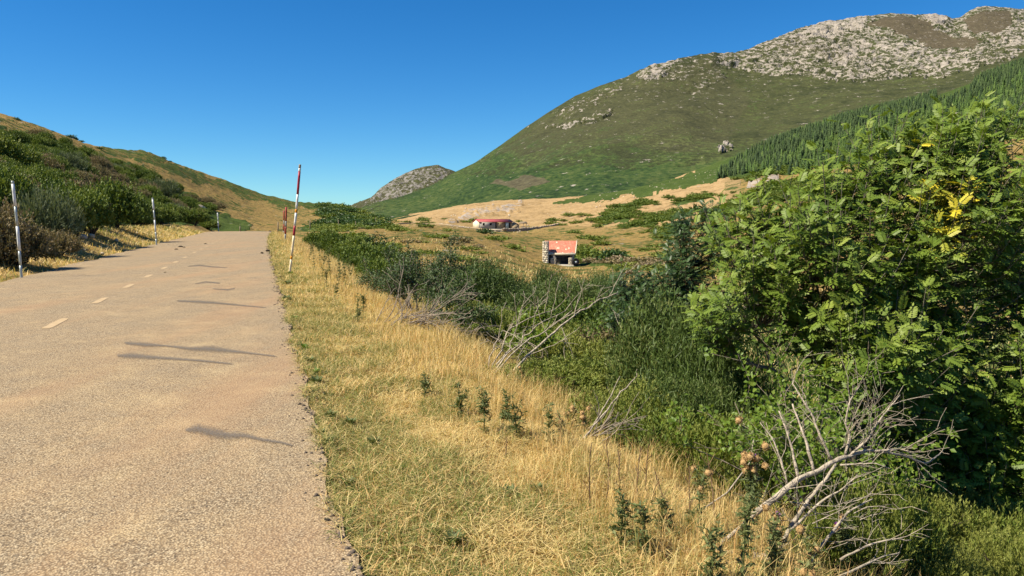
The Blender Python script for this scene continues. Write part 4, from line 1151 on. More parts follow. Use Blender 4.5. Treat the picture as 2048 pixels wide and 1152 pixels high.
# small dark bushes on the left skyline and the far spur
LOW = [heath_mesh('low_shrub', 200 + i, 90, 4, (1, 1, .6), 7, .30, .16, L_heath, .35, 1.0, .22) for i in range(4)]
LOWB = [heath_mesh('low_shrub', 210 + i, 90, 4, (1, 1, .5), 7, .30, .15, L_brown, .35, 1.0, .2) for i in range(2)]
LOWD = [heath_mesh('low_shrub', 220 + i, 110, 4, (1, 1, .8), 8, .26, .15, L_drowan, .3, 1.0, .2) for i in range(2)]
def low(px, D, w, h, mes, label, cat, group, name='low_shrub', py=None, emb=.1):
    u, e = ray(px, 450); x = u * D; z = gz1(x, D)
    o = link(name, mes[RS.randint(len(mes))], None, (x, D, z - emb * h), (0, 0, RS.rand() * 6.28), (w * .72, w * .72, h * 1.1))
    return tag(o, label, cat, group)
for px, D, w in ((44, 178, 2.6), (150, 206, 3.0), (160, 207, 2.2), (170, 210, 1.8), (112, 195, 1.6), (205, 222, 2.5), (330, 305, 3.0), (345, 312, 2.0)):
    low(px, D, w * .6, w * .35, LOWD, 'small dark bush standing on the left skyline', 'bush', 'bushes on the left skyline', 'skyline_bush')
k = 0
for it in range(3000):
    if k >= 75: break
    px = RS.uniform(560, 770); D = RS.uniform(235, 355)
    u, e = ray(px, 450); x = u * D; z = gz1(x, D); qx, qy = proj(x, D, z)
    if not inpoly(np.array([qx]), np.array([qy]), GREEN[2][1])[0]: continue
    low(px, D, 4.0 + 3 * RS.rand(), 1.5 + 1.1 * RS.rand(), LOW if RS.rand() < .2 else LOWD, 'dark green shrub on the far spur above the bend', 'shrub', 'shrubs on the far spur', 'spur_shrub'); k += 1

# ------------------------------------------------------------------ valley heath clumps
kv = 0; stuffP = []
pd = []
for it in range(14000):
    px = RS.uniform(640, 2100); D = 66 * math.exp(RS.rand() * math.log(520 / 66.))
    u, e = ray(px, 450); x = u * D
    z0_ = gz1(x, D) if it < 0 else None
    pd.append((px, D, x))
pd = np.array(pd)
zz = gz(pd[:, 2], pd[:, 1]); gg, kk = covers(pd[:, 2], pd[:, 1], zz)
qx, qy = proj(pd[:, 2], pd[:, 1], zz)
tt_s, ss_s = to_road(pd[:, 2], pd[:, 1])
keepc = (RS.rand(len(pd)) < .05 * ((qy < 450) & (qy > 395) & (qx < 1420)) + np.clip(gg - .12, 0, 1) ** 1.6 * np.where(gg > .7, 1, .16)) & ((tt_s > 5.0) | (pd[:, 1] > 190))
hutclear = (np.abs(pd[:, 0] - 1112) < 50) & (pd[:, 1] > 84) & (pd[:, 1] < 120)
farmclear = (pd[:, 0] > 900) & (pd[:, 0] < 1090) & (pd[:, 1] > 190) & (pd[:, 1] < 350)
forest = inpoly(qx, qy, GREEN[11][1])
keepc &= ~hutclear & ~farmclear & ~((np.abs(pd[:, 0] - 1112) < 130) & (pd[:, 1] > 66) & (pd[:, 1] < 114))
idx = np.where(keepc)[0]
idx = idx[np.argsort(pd[idx, 1])]
seen = []
nthing = 0
TMPL = [np.empty(len(m.vertices) * 3, np.float32) for m in LOW]
for m_, a_ in zip(LOW, TMPL): m_.vertices.foreach_get('co', a_)
TF = []
for m_ in LOW:
    f_ = np.empty(len(m_.polygons) * 3, np.int32); m_.loops.foreach_get('vertex_index', f_); TF.append(f_.reshape(-1, 3))
TV = []
for m_ in LOW:
    v_ = np.empty(len(m_.vertices), np.float32); m_.attributes['vary'].data.foreach_get('value', v_); TV.append(v_)
mass = []
for i in idx:
    px, D, x = pd[i]
    w = (1.0 + 1.5 * RS.rand()) * (1 + D / 260.); h = w * (.15 + .12 * RS.rand()) * (1 + D / 500.)
    if forest[i]: w *= 1.2; h *= 1.2
    if nthing < 235:
        if any((x - a) ** 2 + (D - b) ** 2 < (.3 * (w + c)) ** 2 for a, b, c in seen[-60:]): continue
        seen.append((x, D, w)); nthing += 1
        br = vnoise(np.array([px / 60.]), np.array([math.log(D) * 6]), 4)[0] > .68
        low(px, D, w, h, LOWB if br else LOW, ('low brownish' if br else 'wide low green' if w > 3 else 'small low green') + ' heath clump in the pasture ' + ('left of the farm' if px < 930 else 'between farm and hut' if px < 1080 and D > 115 else 'left of the hut' if px < 1080 else 'behind the hut' if px < 1190 and D > 115 else 'just right of the hut' if px < 1300 and D < 200 else 'on the tan hill beyond the hut' if px < 1300 else 'on the slope behind the dark rowan' if px < 1450 else 'behind the big rowan'), 'heath', 'heath clumps dotted over the valley', 'heath_clump')
    else:
        q = RS.randint(len(LOW)); a = RS.rand() * 6.28; ca, sa = math.cos(a), math.sin(a)
        V = TMPL[q].reshape(-1, 3) * [w * .72, w * .72, h * 1.1]
        V = np.stack([V[:, 0] * ca - V[:, 1] * sa + x, V[:, 0] * sa + V[:, 1] * ca + D, V[:, 2] + zz[i] - .1 * h], 1)
        mass.append((V, TF[q], {'vary': TV[q] * .9 + RS.rand() * .2 - .05}))
    if len(mass) > 1100: break
if mass:
    V, F, A = join(mass)
    o = link('heath_cover', make_mesh('heath_cover', V, F, L_heath, False, A)); tag(o, 'low heath and shrubs covering the farther slopes', kind='stuff')
# named small bushes in the valley
low(968, 205, 3.6, 1.7, LOWD, 'dark round bush in the field just below the farm', 'bush', None, 'round_bush')
low(1228, 118, 3.4, 2.0, LOWD, 'dark green bush alone in the pasture right of the hut', 'bush', None, 'round_bush')
low(1172, 128, 4.2, 2.2, LOW, 'pale green bush just behind the hut on the right', 'bush', None, 'round_bush')
low(955, 100, 1.5, .6, LOWB, 'brownish clump left of the stone hut', 'heath', 'heath clumps dotted over the valley', 'heath_clump')

# ------------------------------------------------------------------ conifers
def conifer_mesh(name, seed, tiers=8, sides=9, mat=None, slim=.27, ragged=.35):
    r = np.random.RandomState(seed); V, F, A = [], [], []
    for k in range(tiers):
        f = k / tiers
        z0_ = .06 + .88 * f; z1_ = z0_ + .94 * 1.9 / tiers
        rad_ = slim * (1 - f) ** .85 * (1 + .2 * r.rand()) + .012
        b = len(V); off = r.rand() * 6
        V.append((0, 0, min(z1_, 1.0)))
        A.append(.7)
        for j in range(sides * 2):
            a = off + 6.283 * j / (sides * 2)
            q = rad_ * ((1 - ragged * r.rand()) if j % 2 == 0 else (.55 - .1 * r.rand()))
            V.append((q * math.cos(a), q * math.sin(a), z0_ - .03 * (j % 2 == 0) + .02 * r.randn())); A.append(.25 + .4 * r.rand() if j % 2 == 0 else .1)
        for j in range(sides * 2): F.append((b, b + 1 + j, b + 1 + (j + 1) % (sides * 2)))
    return np.array(V), np.array(F), np.array(A)
SPV = [conifer_mesh('spruce', 300 + i, 9, 8, None, .20) for i in range(4)]
LAV = [conifer_mesh('larch', 310 + i, 7, 7, None, .24, .5) for i in range(3)]
trunkV, trunkF = tube_vf([(0, 0, -.08), (0, 0, .3), (0, 0, .9)], [.018, .014, .004], 5, False)
SPM = [(make_mesh('crown', v, f, L_spruce, False, {'vary': a}), v, f, a) for v, f, a in SPV]
LAM = [(make_mesh('crown', v, f, L_larch, False, {'vary': a}), v, f, a) for v, f, a in LAV]
TRK = make_mesh('trunk', trunkV, trunkF, M_bark)
FOREST = [(1432, 356), (1452, 338), (1490, 312), (1550, 280), (1650, 243), (1750, 216), (1850, 188), (1950, 158), (2048, 120), (2500, -20), (2500, 150), (2048, 208), (1990, 215), (1900, 235), (1800, 262), (1700, 292), (1600, 322), (1530, 340), (1460, 352)]
LARCH = [(1500, 330), (1540, 300), (1600, 285), (1700, 260), (1800, 245), (1900, 250), (2000, 215), (2048, 195), (2500, 120), (2500, 220), (2048, 265), (1950, 280), (1850, 300), (1750, 325), (1620, 345), (1530, 352)]
NT = 60000
px = RS.uniform(1425, 2300, NT); D = RS.uniform(300, 690, NT)
u, e = ray(px, 450); x = u * D; z = gz(x, D); qx, qy = proj(x, D, z)
den = inpoly(qx, qy - 4, FOREST); lar = inpoly(qx, qy, LARCH)
clear = inpoly(qx, qy, [(1870, 190), (1930, 165), (1960, 165), (1920, 195), (1880, 205)]) | inpoly(qx, qy, [(1800, 250), (1880, 232), (1960, 222), (1950, 235), (1880, 250), (1810, 265)])
band = sstep(0.0, 1.0, (qy - np.interp(qx, [1436, 1550, 1750, 1950, 2048, 2300], [340, 285, 220, 162, 125, 50])) / 50.)
pr = np.where(den, (1.0 - .80 * band) * np.where(vnoise(px / 16., D / 30., 3) > .36, 1, .25), np.where(lar, .12, 0)) * ~clear
sel = np.where(RS.rand(NT) < pr)[0]
chosen = []
cell = {}; HS_ = .54
for i in sel:
    c = (int(x[i] // 2.3), int(D[i] // 3.0))
    if c in cell: continue
    cell[c] = 1; chosen.append(i)
chosen = sorted(chosen, key=lambda i: D[i])
inframe = [i for i in chosen if qx[i] < 2060]
firstset = set(inframe[:290])
parts_s, parts_l = [], []
GT1, GT2 = 'spruces on the wooded hillside', 'larches on the wooded hillside'
for i in chosen:
    if len(parts_s) + len(parts_l) > 9000: break
    top = qy[i] < np.interp(qx[i], [1436, 1550, 1750, 1950, 2048, 2300], [340, 285, 220, 162, 125, 50]) + 32
    is_l = RS.rand() < (.12 if top else .6)
    H = HS_ * (5.5 + 9.5 * RS.rand() ** 1.3) * (1 if top else .72 + .3 * RS.rand())
    wv = H * (.95 + .5 * RS.rand()); a = RS.rand() * 6.28
    lib = LAM if is_l else SPM
    me, v, f, vy = lib[RS.randint(len(lib))]
    if i in firstset:
        root = empty('larch_tree' if is_l else 'spruce_tree', (x[i], D[i], z[i] - .2), a, 'light green larch on the wooded hillside' if is_l else 'dark pointed spruce on the wooded hillside', 'tree', GT2 if is_l else GT1)
        root.scale = (wv, wv, H)
        link('crown', me, root); link('trunk', TRK, root)
    else:
        ca, sa = math.cos(a), math.sin(a)
        V = np.stack([(v[:, 0] * ca - v[:, 1] * sa) * wv + x[i], (v[:, 0] * sa + v[:, 1] * ca) * wv + D[i], v[:, 2] * H + z[i] - .2], 1)
        (parts_l if is_l else parts_s).append((V, f, {'vary': np.clip(vy + RS.rand() * .55 - .15, 0, 1)}))
for pp, nm, mt, lb in ((parts_s, 'spruce_wood', L_spruce, 'mass of dark spruces higher up the wooded hillside'), (parts_l, 'larch_wood', L_larch, 'mass of lighter larches higher up the wooded hillside')):
    if pp:
        V, F, A = join(pp); o = link(nm, make_mesh(nm, V, F, mt, False, A)); tag(o, lb, kind='stuff')
print('conifers', len(chosen), len(parts_s), len(parts_l))

# ------------------------------------------------------------------ near right: heath, broom, rose, rowan
HN = [heath_mesh('heath_foliage', 400 + i, 1500, 8, (1, 1, .8), 12, .070, .017, L_heath, .66, .65, .34) for i in range(4)]
HNB = [heath_mesh('heath_foliage', 410 + i, 1300, 8, (1, 1, .7), 11, .07, .016, L_brown, .6, .7, .05) for i in range(2)]
BR = [heath_mesh('broom_stems', 420 + i, 4600, 4, (1, 1, 1.0), 18, .085, .014, L_broom, .60, 1.15, .16) for i in range(3)]
NST = [make_mesh('stems', *stems_vf(430 + i, 18, (.9, .9, .8), .014), M_bark) for i in range(2)]
def near_plant(name, mes, px, py, D, w, h, label, cat, group, emb=.08, stem=True):
    p = at(px, py, D); z = gz1(p[0], p[1])
    i = RS.randint(len(mes))
    if h > 10: h = (EYE + ray(px, h)[1] * D - z) / (1 - emb)
    return shrub(name, mes[i], NST[i % 2] if stem else None, (p[0], p[1], z - emb * h), RS.rand() * 6.28, (w * .6, w * .6, h), label, cat, group)
GH = 'yellow green heath in the ditch on the right'
# verge-side shrubs, far to near
for px, py, D, w, h, lb in ((648, 474, 62, 3.2, 461, 'green shrub farthest up the right verge'), (676, 482, 55, 3.0, 468, 'green heath shrub beside the small dark sapling'), (706, 500, 45, 3.2, 475, 'leafy green heath shrub left of the dark sapling'),
                            (690, 520, 40, 2.0, 492, 'low green heath at the verge edge below the sapling'), (740, 520, 37, 3.0, 490, 'bright green heath shrub in front of the dark sapling'), (722, 540, 33, 1.8, 512, 'small heath between verge grass and dog rose'), (770, 520, 39, 2.6, 497, 'green heath shrub behind the grey dog rose'), (765, 550, 27, 1.8, 520, 'green heath clump left of the grey dog rose')):
    near_plant('heath_shrub', HG, px, py, D, w, h, lb, 'shrub', 'heath shrubs along the right verge edge')
# ditch heath, near
hl = [(1085, 800, 9.2), (1150, 790, 9.6), (1210, 800, 9.3), (1270, 830, 8.8), (1110, 750, 11.5), (1180, 735, 12), (1250, 750, 11), (1330, 900, 7.4), (1390, 940, 6.6), (1260, 900, 7.4), (1440, 900, 6.6), (1320, 830, 8.6), (1060, 730, 13), (1000, 700, 15.5), (1140, 700, 14.5), (1220, 690, 15),
      (1300, 720, 13), (1480, 960, 6.0), (1400, 860, 7.8), (960, 680, 17), (1090, 680, 17), (1180, 660, 18), (1500, 880, 6.9), (1560, 980, 6.0), (1230, 845, 8.2)]
for i, (px, py, D) in enumerate(hl):
    near_plant('heath_shrub', HN if i != 10 else HNB, px, py, D, .9 + .5 * RS.rand() + D * .03, (.34 + .5 * RS.rand() + D * .012) * (.45 if (px < 1130 and D < 10) else .8), ('low yellow green heath tuft ' if i != 10 else 'low brownish heath tuft ') + ('below the pale dead branches' if px < 1120 and D > 10 else 'behind the thistles at the verge edge' if px < 1120 else 'between dead branches and dark rowan' if D > 10.5 else 'in front of the dark rowan trunk' if px < 1300 and D > 8.5 else 'beside the twig bundle with long rods' if px < 1300 else 'in front of the tall broom' if px < 1400 else 'in the shade under the big rowan'), 'heath', GH)
for px, py, D, w, h, lb in ((1745, 1130, 4.9, .85, .62, 'bright yellow green heath tuft at the foot of the rowan'), (1690, 1160, 4.5, .6, .4, 'small heath tuft below the dead branch at the bottom edge'), (2030, 1170, 5.2, .7, .45, 'heath tuft in the bottom right corner'), (1880, 1185, 4.8, .6, .35, 'heath tuft at the bottom edge under the rowan shade'), (1850, 1085, 6.1, .9, .5, 'shaded heath tuft behind the bottom edge tuft under the rowan'), (1955, 1060, 6.4, .9, .55, 'dark shaded heath tuft right of the rowan trunk'), (2035, 1095, 6.0, .9, .55, 'shaded heath tuft at the right picture edge')):
    near_plant('heath_shrub', HN, px, py, D, w, h, lb, 'heath', GH)
for px, py, D, w, ty_, me_, lb in ((1180, 720, 15.5, 2.0, 650, HN, 'rounded olive shrub behind the pale dead branches'), (1075, 690, 18, 2.0, 618, HG, 'rounded green shrub between the broom and dead branches'), (1225, 700, 14.0, 1.7, 660, HB, 'brownish rounded shrub at the dark rowan trunk'), (1010, 690, 17.5, 1.8, 628, HG, 'green rounded shrub above the left dead branch fan'),
                             (1300, 800, 9.8, 1.3, 720, HB, 'brown grey shrub between broom and heath tufts'), (1150, 680, 20, 2.2, 600, HG, 'olive shrub in front of the round dark broom'), (1430, 940, 6.6, .9, 860, HG, 'leafy green shrub at the foot of the tall broom'), (940, 700, 14.5, 1.2, 650, HG, 'green shrub peeping over the grey twig heap')):
    near_plant('rounded_shrub', me_, px, py, D, w, ty_, lb, 'shrub', 'rounded shrubs in the ditch')
GBm = 'green broom bushes below the road'
for px, py, D, w, h, lb in ((955, 640, 22, 2.6, 524, 'large feathery bright green broom right of the dog rose'), (900, 610, 26, 2.6, 535, 'broom bush behind the grey dog rose'), (1005, 640, 22.5, 2.4, 545, 'right shoulder of broom sloping down from the feathery bush'), (1050, 630, 21, 2.0, 580, 'low broom in front of the stone hut pasture'),
                            (1140, 620, 24, 2.8, 556, 'round dark green broom below the stone hut'), (1205, 618, 26, 2.4, 548, 'dark broom bush between hut and dark rowan'), (1098, 600, 28, 1.3, 538, 'upright small broom directly under the hut'), (1280, 680, 15, 2.2, 622, 'green broom beneath the dark rowan sapling'),
                            (1345, 830, 8.9, 1.5, 600, 'tall green broom left of the big rowan'), (1415, 860, 8.0, 1.3, 640, 'green broom tucked against the rowan leaves'), (1300, 760, 10.8, 1.4, 660, 'small broom in front of the dark rowan trunk'), (1370, 900, 7.3, 1.0, 760, 'low broom in front of the tall one'), (1470, 870, 7.4, 1.0, 740, 'broom shaded by the rowan crown')):
    near_plant('broom_bush', BR, px, py, D, w, h, lb, 'broom', GBm, .06)

# ---- twig builder
def grow(r, p, d, L, rad_, depth, out, wig=.18, kids=(3, 5), shrink=.6, up=0.0, kangle=.7):
    n = max(3, int(L / .09) + 2) if L < 1.2 else 9
    pts = [np.array(p)]; dd = unit(np.array(d, float))
    for i in range(n - 1):
        dd = unit(dd + r.randn(3) * wig * .5 + np.array([0, 0, up]))
        pts.append(pts[-1] + dd * L / (n - 1))
    pts = np.array(pts)
    out.append((pts, np.linspace(rad_, rad_ * .35, n), 6 if rad_ > .012 else (4 if rad_ > .004 else 3)))
    if depth > 0:
        for k in range(r.randint(kids[0], kids[1] + 1)):
            f = .2 + .78 * r.rand(); j = f * (n - 1); a = pts[int(j)] + (pts[min(int(j) + 1, n - 1)] - pts[int(j)]) * (j - int(j))
            tdir = unit(pts[min(int(j) + 1, n - 1)] - pts[max(int(j) - 1, 0)])
            nd_ = unit(tdir + unit(np.cross(tdir, r.randn(3))) * kangle)
            grow(r, a, nd_, L * shrink * (.6 + .6 * r.rand()), rad_ * .5 * (1 - .4 * f), depth - 1, out, wig, kids, shrink, up, kangle)
    return pts
def twigs_vf(out, minr=0.0):
    V, F, _ = join([tube_vf(p, np.maximum(r_, minr), s_, False) for p, r_, s_ in out])
    return V, F

# ---- grey dog rose with its bare twigs
def leafy(P, T, r, n_per, L, W, spread=.9):
    """leaf diamonds scattered round points"""
    k = n_per; B = np.repeat(P, k, 0) + r.randn(len(P) * k, 3) * L * .9
    Td = unit(np.repeat(T, k, 0) * .5 + r.randn(len(B), 3) * spread)
    Nn = unit(r.randn(len(B), 3) * .8 + np.array([-.35, -.2, .9]))
    return diamonds(B, Td, Nn, L * (.7 + .6 * r.rand(len(B))), W * (.7 + .6 * r.rand(len(B))))
def twiggy_bush(name, px, py, D, H, seed, nmain, mat_leaf, leafL, leafW, nleaf, label, cat, wmat, spread=.55, rad_=.012, bare=.3, minr=.003, group=None, lean=(0, 0)):
    r = np.random.RandomState(seed)
    p0 = at(px, py, D); p0[2] = gz1(p0[0], p0[1])
    root = empty(name, p0, 0, label, cat, group)
    out = []; tips = []
    for i in range(nmain):
        a = r.rand() * 6.283; q = spread * (.3 + r.rand())
        pts = grow(r, (.15 * math.cos(a), .15 * math.sin(a), -.05), (math.cos(a) * q + lean[0], math.sin(a) * q + lean[1], 1), H * (.6 + .45 * r.rand()), rad_, 2, out, .30, (4, 6), .42, -.02, .8)
    kz = H / max(.05, np.percentile(np.concatenate([q_[:, 2] for q_, _, _ in out]), 99.5))
    out = [(q_ * [1, 1, kz], a_, b_) for q_, a_, b_ in out]
    V, F = twigs_vf(out, minr)
    link('branches', make_mesh('branches', V, F, wmat, True), root)
    P = np.concatenate([p for p, _, _ in out if len(p)]); T = np.concatenate([np.gradient(p, axis=0) for p, _, _ in out])
    ok = P[:, 2] > H * bare
    P, T = P[ok], unit(T[ok])
    if nleaf:
        ii = r.randint(len(P), size=nleaf)
        V, F = leafy(P[ii], T[ii], r, 4, leafL, leafW)
        vy = rep(np.clip(rep(.2 + .5 * r.rand(nleaf), 4) + .3 * r.rand(nleaf * 4) - .1, 0, 1), 4)
        link('foliage', make_mesh('foliage', V, F, mat_leaf, False, {'vary': vy}), root)
    return root
twiggy_bush('dog_rose', 845, 655, 15.5, 1.55, 501, 12, L_rose, .045, .030, 2300, 'grey green dog rose bush with bare twigs beneath beside dry verge', 'rose bush', M_dead2, .65, .014, .30, .004)
twiggy_bush('dog_rose', 790, 610, 19, 1.2, 502, 9, L_rose, .05, .034, 1500, 'smaller dog rose behind the grey one, against green heath', 'rose bush', M_dead2, .55, .014, .25, .005)
twiggy_bush('dog_rose', 905, 680, 13.8, .8, 503, 8, L_rose, .04, .028, 700, 'low sprawling dog rose stem hanging over the bare twigs', 'rose bush', M_dead2, .8, .011, .35, .004, None, (.5, 0))
twiggy_bush('dark_sapling', 745, 505, 42, 1.9, 504, 7, L_drowan, .11, .075, 800, 'small dark sapling leaning over the green verge shrubs', 'sapling', M_bark, .3, .03, .1, .01, None, (-.22, 0))

def brush(name, px, py, D, seed, n, L, dirs, label, mat, rad_=.009, minr=.0025, group=None, depth=1, lift=.05, wig=.3, spread=.3):
    """a heap of dead twigs"""
    r = np.random.RandomState(seed)
    p0 = at(px, py, D); p0[2] = gz1(p0[0], p0[1])
    root = empty(name, p0, 0, label, 'dead branch', group)
    out = []
    for i in range(n):
        d = unit(np.array(dirs[r.randint(len(dirs))]) + r.randn(3) * spread)
        grow(r, (r.randn() * .18, r.randn() * .2, lift + abs(r.randn()) * .06), d, L * (.45 + .6 * r.rand()), rad_ * (.6 + .5 * r.rand()), depth, out, wig, (3, 5), .42, -.03, .75)
    V, F = twigs_vf(out, minr)
    link('twigs', make_mesh('twigs', V, F, mat, True), root)
    return root
brush('dead_brush', 805, 668, 12.3, 511, 26, 1.25, [(1, .3, .45), (1, -.1, .25), (.8, .6, .5)], 'arching heap of grey bare twigs under the dog rose', M_dead2, .010, .0035)
brush('dead_brush', 770, 590, 20.5, 512, 8, 1.0, [(1, .1, .3), (-1, .2, .3)], 'few bare grey twigs at the verge above the rose', M_dead2, .010, .005)

def poly_branch(root, nm, pts, r0, r1, mat, sides=7, jit=.012, seed=0, org=None):
    """tube through picture points (px, py, depth)"""
    r = np.random.RandomState(seed)
    P = np.array([at(*p) for p in pts]) - org
    f = np.linspace(0, len(P) - 1, len(P) * 4 - 3)
    Q = np.stack([np.interp(f, range(len(P)), P[:, i]) for i in range(3)], 1)
    Q[1:-1] = Q[1:-1] * .5 + (Q[:-2] + Q[2:]) * .25 + r.randn(len(Q) - 2, 3) * jit * .35
    V, F = tube_vf(Q, np.linspace(r0, r1, len(Q)) * (1 + .12 * r.randn(len(Q)).clip(-1, 1)), sides)
    link(nm, make_mesh(nm, V, quads_to_list(F), mat, True), root)
    return Q
# ---- pale dead branches, middle distance
o0 = at(990, 768, 9.2); o0[2] = gz1(o0[0], o0[1])
b1 = empty('dead_branch', o0, 0, 'long straight pale dead branch pointing up right over the ditch', 'dead branch', None)
Q1 = poly_branch(b1, 'limb', [(1001, 768, 9.0), (1040, 726, 9.1), (1095, 675, 9.3), (1150, 630, 9.5), (1200, 600, 9.7), (1236, 586, 9.8)], .017, .006, M_dead, 6, .02, 1, o0)
out = []; r = np.random.RandomState(3)
for j in (5, 8, 10, 12, 14, 16, 18): grow(r, Q1[j], (r.randn() * .3 + .3, .2 * r.randn(), r.randn() * .4 + .2), .35 + .2 * r.rand(), .006, 1, out, .3, (1, 3), .5)
V, F = twigs_vf(out, .003); link('twigs', make_mesh('twigs', V, F, M_dead, True), b1)
b2 = empty('dead_branch', o0 + np.array([-.12, .1, 0]), 0, 'fan of forked pale dead branches left of the long straight one', 'dead branch', None)
oo = o0 + np.array([-.12, .1, 0]); out = []
for i, pl in enumerate(([(978, 755, 9.2), (1010, 715, 9.3), (1050, 675, 9.4), (1075, 650, 9.5), (1130, 622, 9.7)], [(980, 752, 9.3), (1015, 705, 9.4), (1030, 670, 9.5), (1040, 625, 9.6)], [(976, 755, 9.4), (1000, 700, 9.6), (1020, 655, 9.8), (1070, 632, 9.9), (1110, 618, 10)], [(985, 755, 9.1), (1030, 700, 9.1), (1090, 660, 9.2), (1145, 620, 9.3)], [(972, 750, 9.3), (985, 700, 9.4), (1005, 660, 9.5)])):
    Q = poly_branch(b2, 'limb', pl, .012, .004, M_dead, 6, .03, 10 + i, oo)
    for j in range(4, len(Q), 2): grow(r, Q[j], (r.randn() * .5 + .3, .3 * r.randn(), .5 + r.randn() * .5), .3 + .25 * r.rand(), .005, 1, out, .3, (2, 3), .5)
V, F = twigs_vf(out, .003); link('twigs', make_mesh('twigs', V, F, M_dead, True), b2)
# young leafy sapling among them
twiggy_bush('young_sapling', 1075, 690, 10.6, .95, 521, 5, L_lime, .06, .038, 210, 'young sapling with bright lime leaves behind the pale dead branches', 'sapling', M_dead2, .35, .008, .55, .003)
twiggy_bush('young_sapling', 1232, 640, 13.5, 1.15, 522, 3, L_lime, .06, .04, 60, 'spindly sapling with yellow green tips left of the dark rowan', 'sapling', M_bark, .3, .008, .6, .004)
o3 = at(1165, 880, 6.3); o3[2] = gz1(o3[0], o3[1])
b3 = empty('dead_branch', o3, 0, 'dead twig bundle with two long thin pale rods at the ditch edge', 'dead branch', None)
out = []
for i, pl in enumerate(([(1165, 880, 6.2), (1195, 845, 6.3), (1235, 795, 6.4), (1272, 755, 6.5), (1274, 738, 6.5)], [(1175, 870, 6.3), (1200, 830, 6.4), (1222, 790, 6.5), (1240, 752, 6.6)])):
    poly_branch(b3, 'limb', pl, .008, .003, M_dead, 6, .012, 30 + i, o3)
for i in range(14):
    grow(r, np.array([.05 + r.rand() * .12, r.randn() * .08, .06 + .04 * r.rand()]), (1 + r.randn() * .3, .4 * r.randn(), .75 + r.randn() * .3), .2 + .25 * r.rand(), .005, 1, out, .3, (1, 3), .5)
V, F = twigs_vf(out, .002); link('twigs', make_mesh('twigs', V, F, M_dead2, True), b3)
# ---- foreground fallen branch
DB = 4.35
o4 = at(1500, 1050, DB); o4[2] = gz1(o4[0], o4[1])
b4 = empty('dead_branch', o4, 0, 'large forked bleached dead branch sprawling in front of the big rowan', 'dead branch', None)
r = np.random.RandomState(41); out = []
limbs = [
    ([(1500, 1035, 4.25), (1545, 1000, 4.28), (1597, 958, 4.32), (1640, 940, 4.36), (1671, 920, 4.40), (1700, 912, 4.44), (1732, 901, 4.48)], .0175, .012, 3),
    ([(1732, 901, 4.48), (1775, 905, 4.50), (1810, 912, 4.55), (1853, 928, 4.6), (1870, 915, 4.62), (1884, 903, 4.65)], .010, .003, 6),
    ([(1732, 901, 4.48), (1760, 902, 4.46), (1800, 898, 4.44), (1806, 900, 4.42)], .009, .003, 5),
    ([(1548, 1118, 4.15), (1565, 1085, 4.2), (1580, 1055, 4.22), (1618, 998, 4.28), (1650, 960, 4.34), (1672, 928, 4.38)], .014, .009, 3),
    ([(1575, 970, 4.35), (1562, 920, 4.4), (1545, 875, 4.5), (1520, 845, 4.55)], .007, .003, 4),
    ([(1597, 955, 4.34), (1588, 915, 4.4), (1575, 865, 4.5), (1558, 822, 4.6)], .010, .005, 4),
    ([(1627, 942, 4.37), (1615, 890, 4.42), (1600, 850, 4.5), (1585, 808, 4.6)], .010, .005, 4),
    ([(1662, 920, 4.4), (1640, 870, 4.42), (1622, 825, 4.5), (1590, 775, 4.6), (1585, 765, 4.62)], .009, .003, 6),
    ([(1690, 912, 4.43), (1700, 870, 4.45), (1690, 845, 4.47), (1700, 800, 4.5), (1720, 770, 4.55)], .008, .003, 7),
    ([(1700, 910, 4.44), (1735, 880, 4.45), (1750, 855, 4.48), (1775, 820, 4.5), (1800, 790, 4.52)], .008, .003, 7),
    ([(1615, 1130, 4.1), (1640, 1095, 4.15), (1680, 1045, 4.2), (1700, 1020, 4.22), (1745, 998, 4.25)], .011, .004, 5),
    ([(1680, 930, 4.36), (1720, 928, 4.34), (1750, 926, 4.32), (1784, 939, 4.3)], .006, .002, 3),
    ([(1580, 1060, 4.2), (1640, 1005, 4.2), (1690, 975, 4.2), (1715, 950, 4.2)], .008, .003, 5),
    ([(1680, 1120, 4.1), (1730, 1092, 4.1), (1780, 1078, 4.1), (1822, 1080, 4.1)], .007, .003, 4),
    ([(1680, 1152, 4.0), (1720, 1135, 4.05), (1760, 1115, 4.1), (1800, 1105, 4.15)], .008, .003, 4)]
for i, (pl, r0, r1, nk) in enumerate(limbs):
    Q = poly_branch(b4, 'limb', pl, r0, r1, M_dead, 8, .004, 60 + i, o4)
    for q in range(nk):
        j = r.randint(2, len(Q)); td = unit(Q[min(j, len(Q) - 1)] - Q[j - 2])
        grow(r, Q[j], unit(td + unit(np.cross(td, r.randn(3))) * .9 + np.array([.1, 0, .25])), .12 + .18 * r.rand(), .0030, 1, out, .35, (1, 3), .5, .02, .8)
for i in range(17):   # the thick nest of fine twigs above the fork
    p = at(1680 + 70 * r.rand(), 905 - 30 * r.rand(), 4.45 + .1 * r.randn()) - o4
    grow(r, p, (r.randn() * .5 + .15, r.randn() * .3, 1), .20 + .2 * r.rand(), .0032, 1, out, .4, (1, 3), .5, .02, .8)
for i in range(20):   # twigs low under it
    p = at(1560 + 160 * r.rand(), 1090 - 90 * r.rand(), 4.2 + .1 * r.randn()) - o4
    grow(r, p, (r.randn() * .8 + .3, r.randn() * .4, .5 + r.randn() * .4), .2 + .25 * r.rand(), .0034, 1, out, .4, (1, 3), .5, 0, .8)
V, F = twigs_vf(out, .0012); link('twigs', make_mesh('twigs', V, F, M_dead, True), b4)
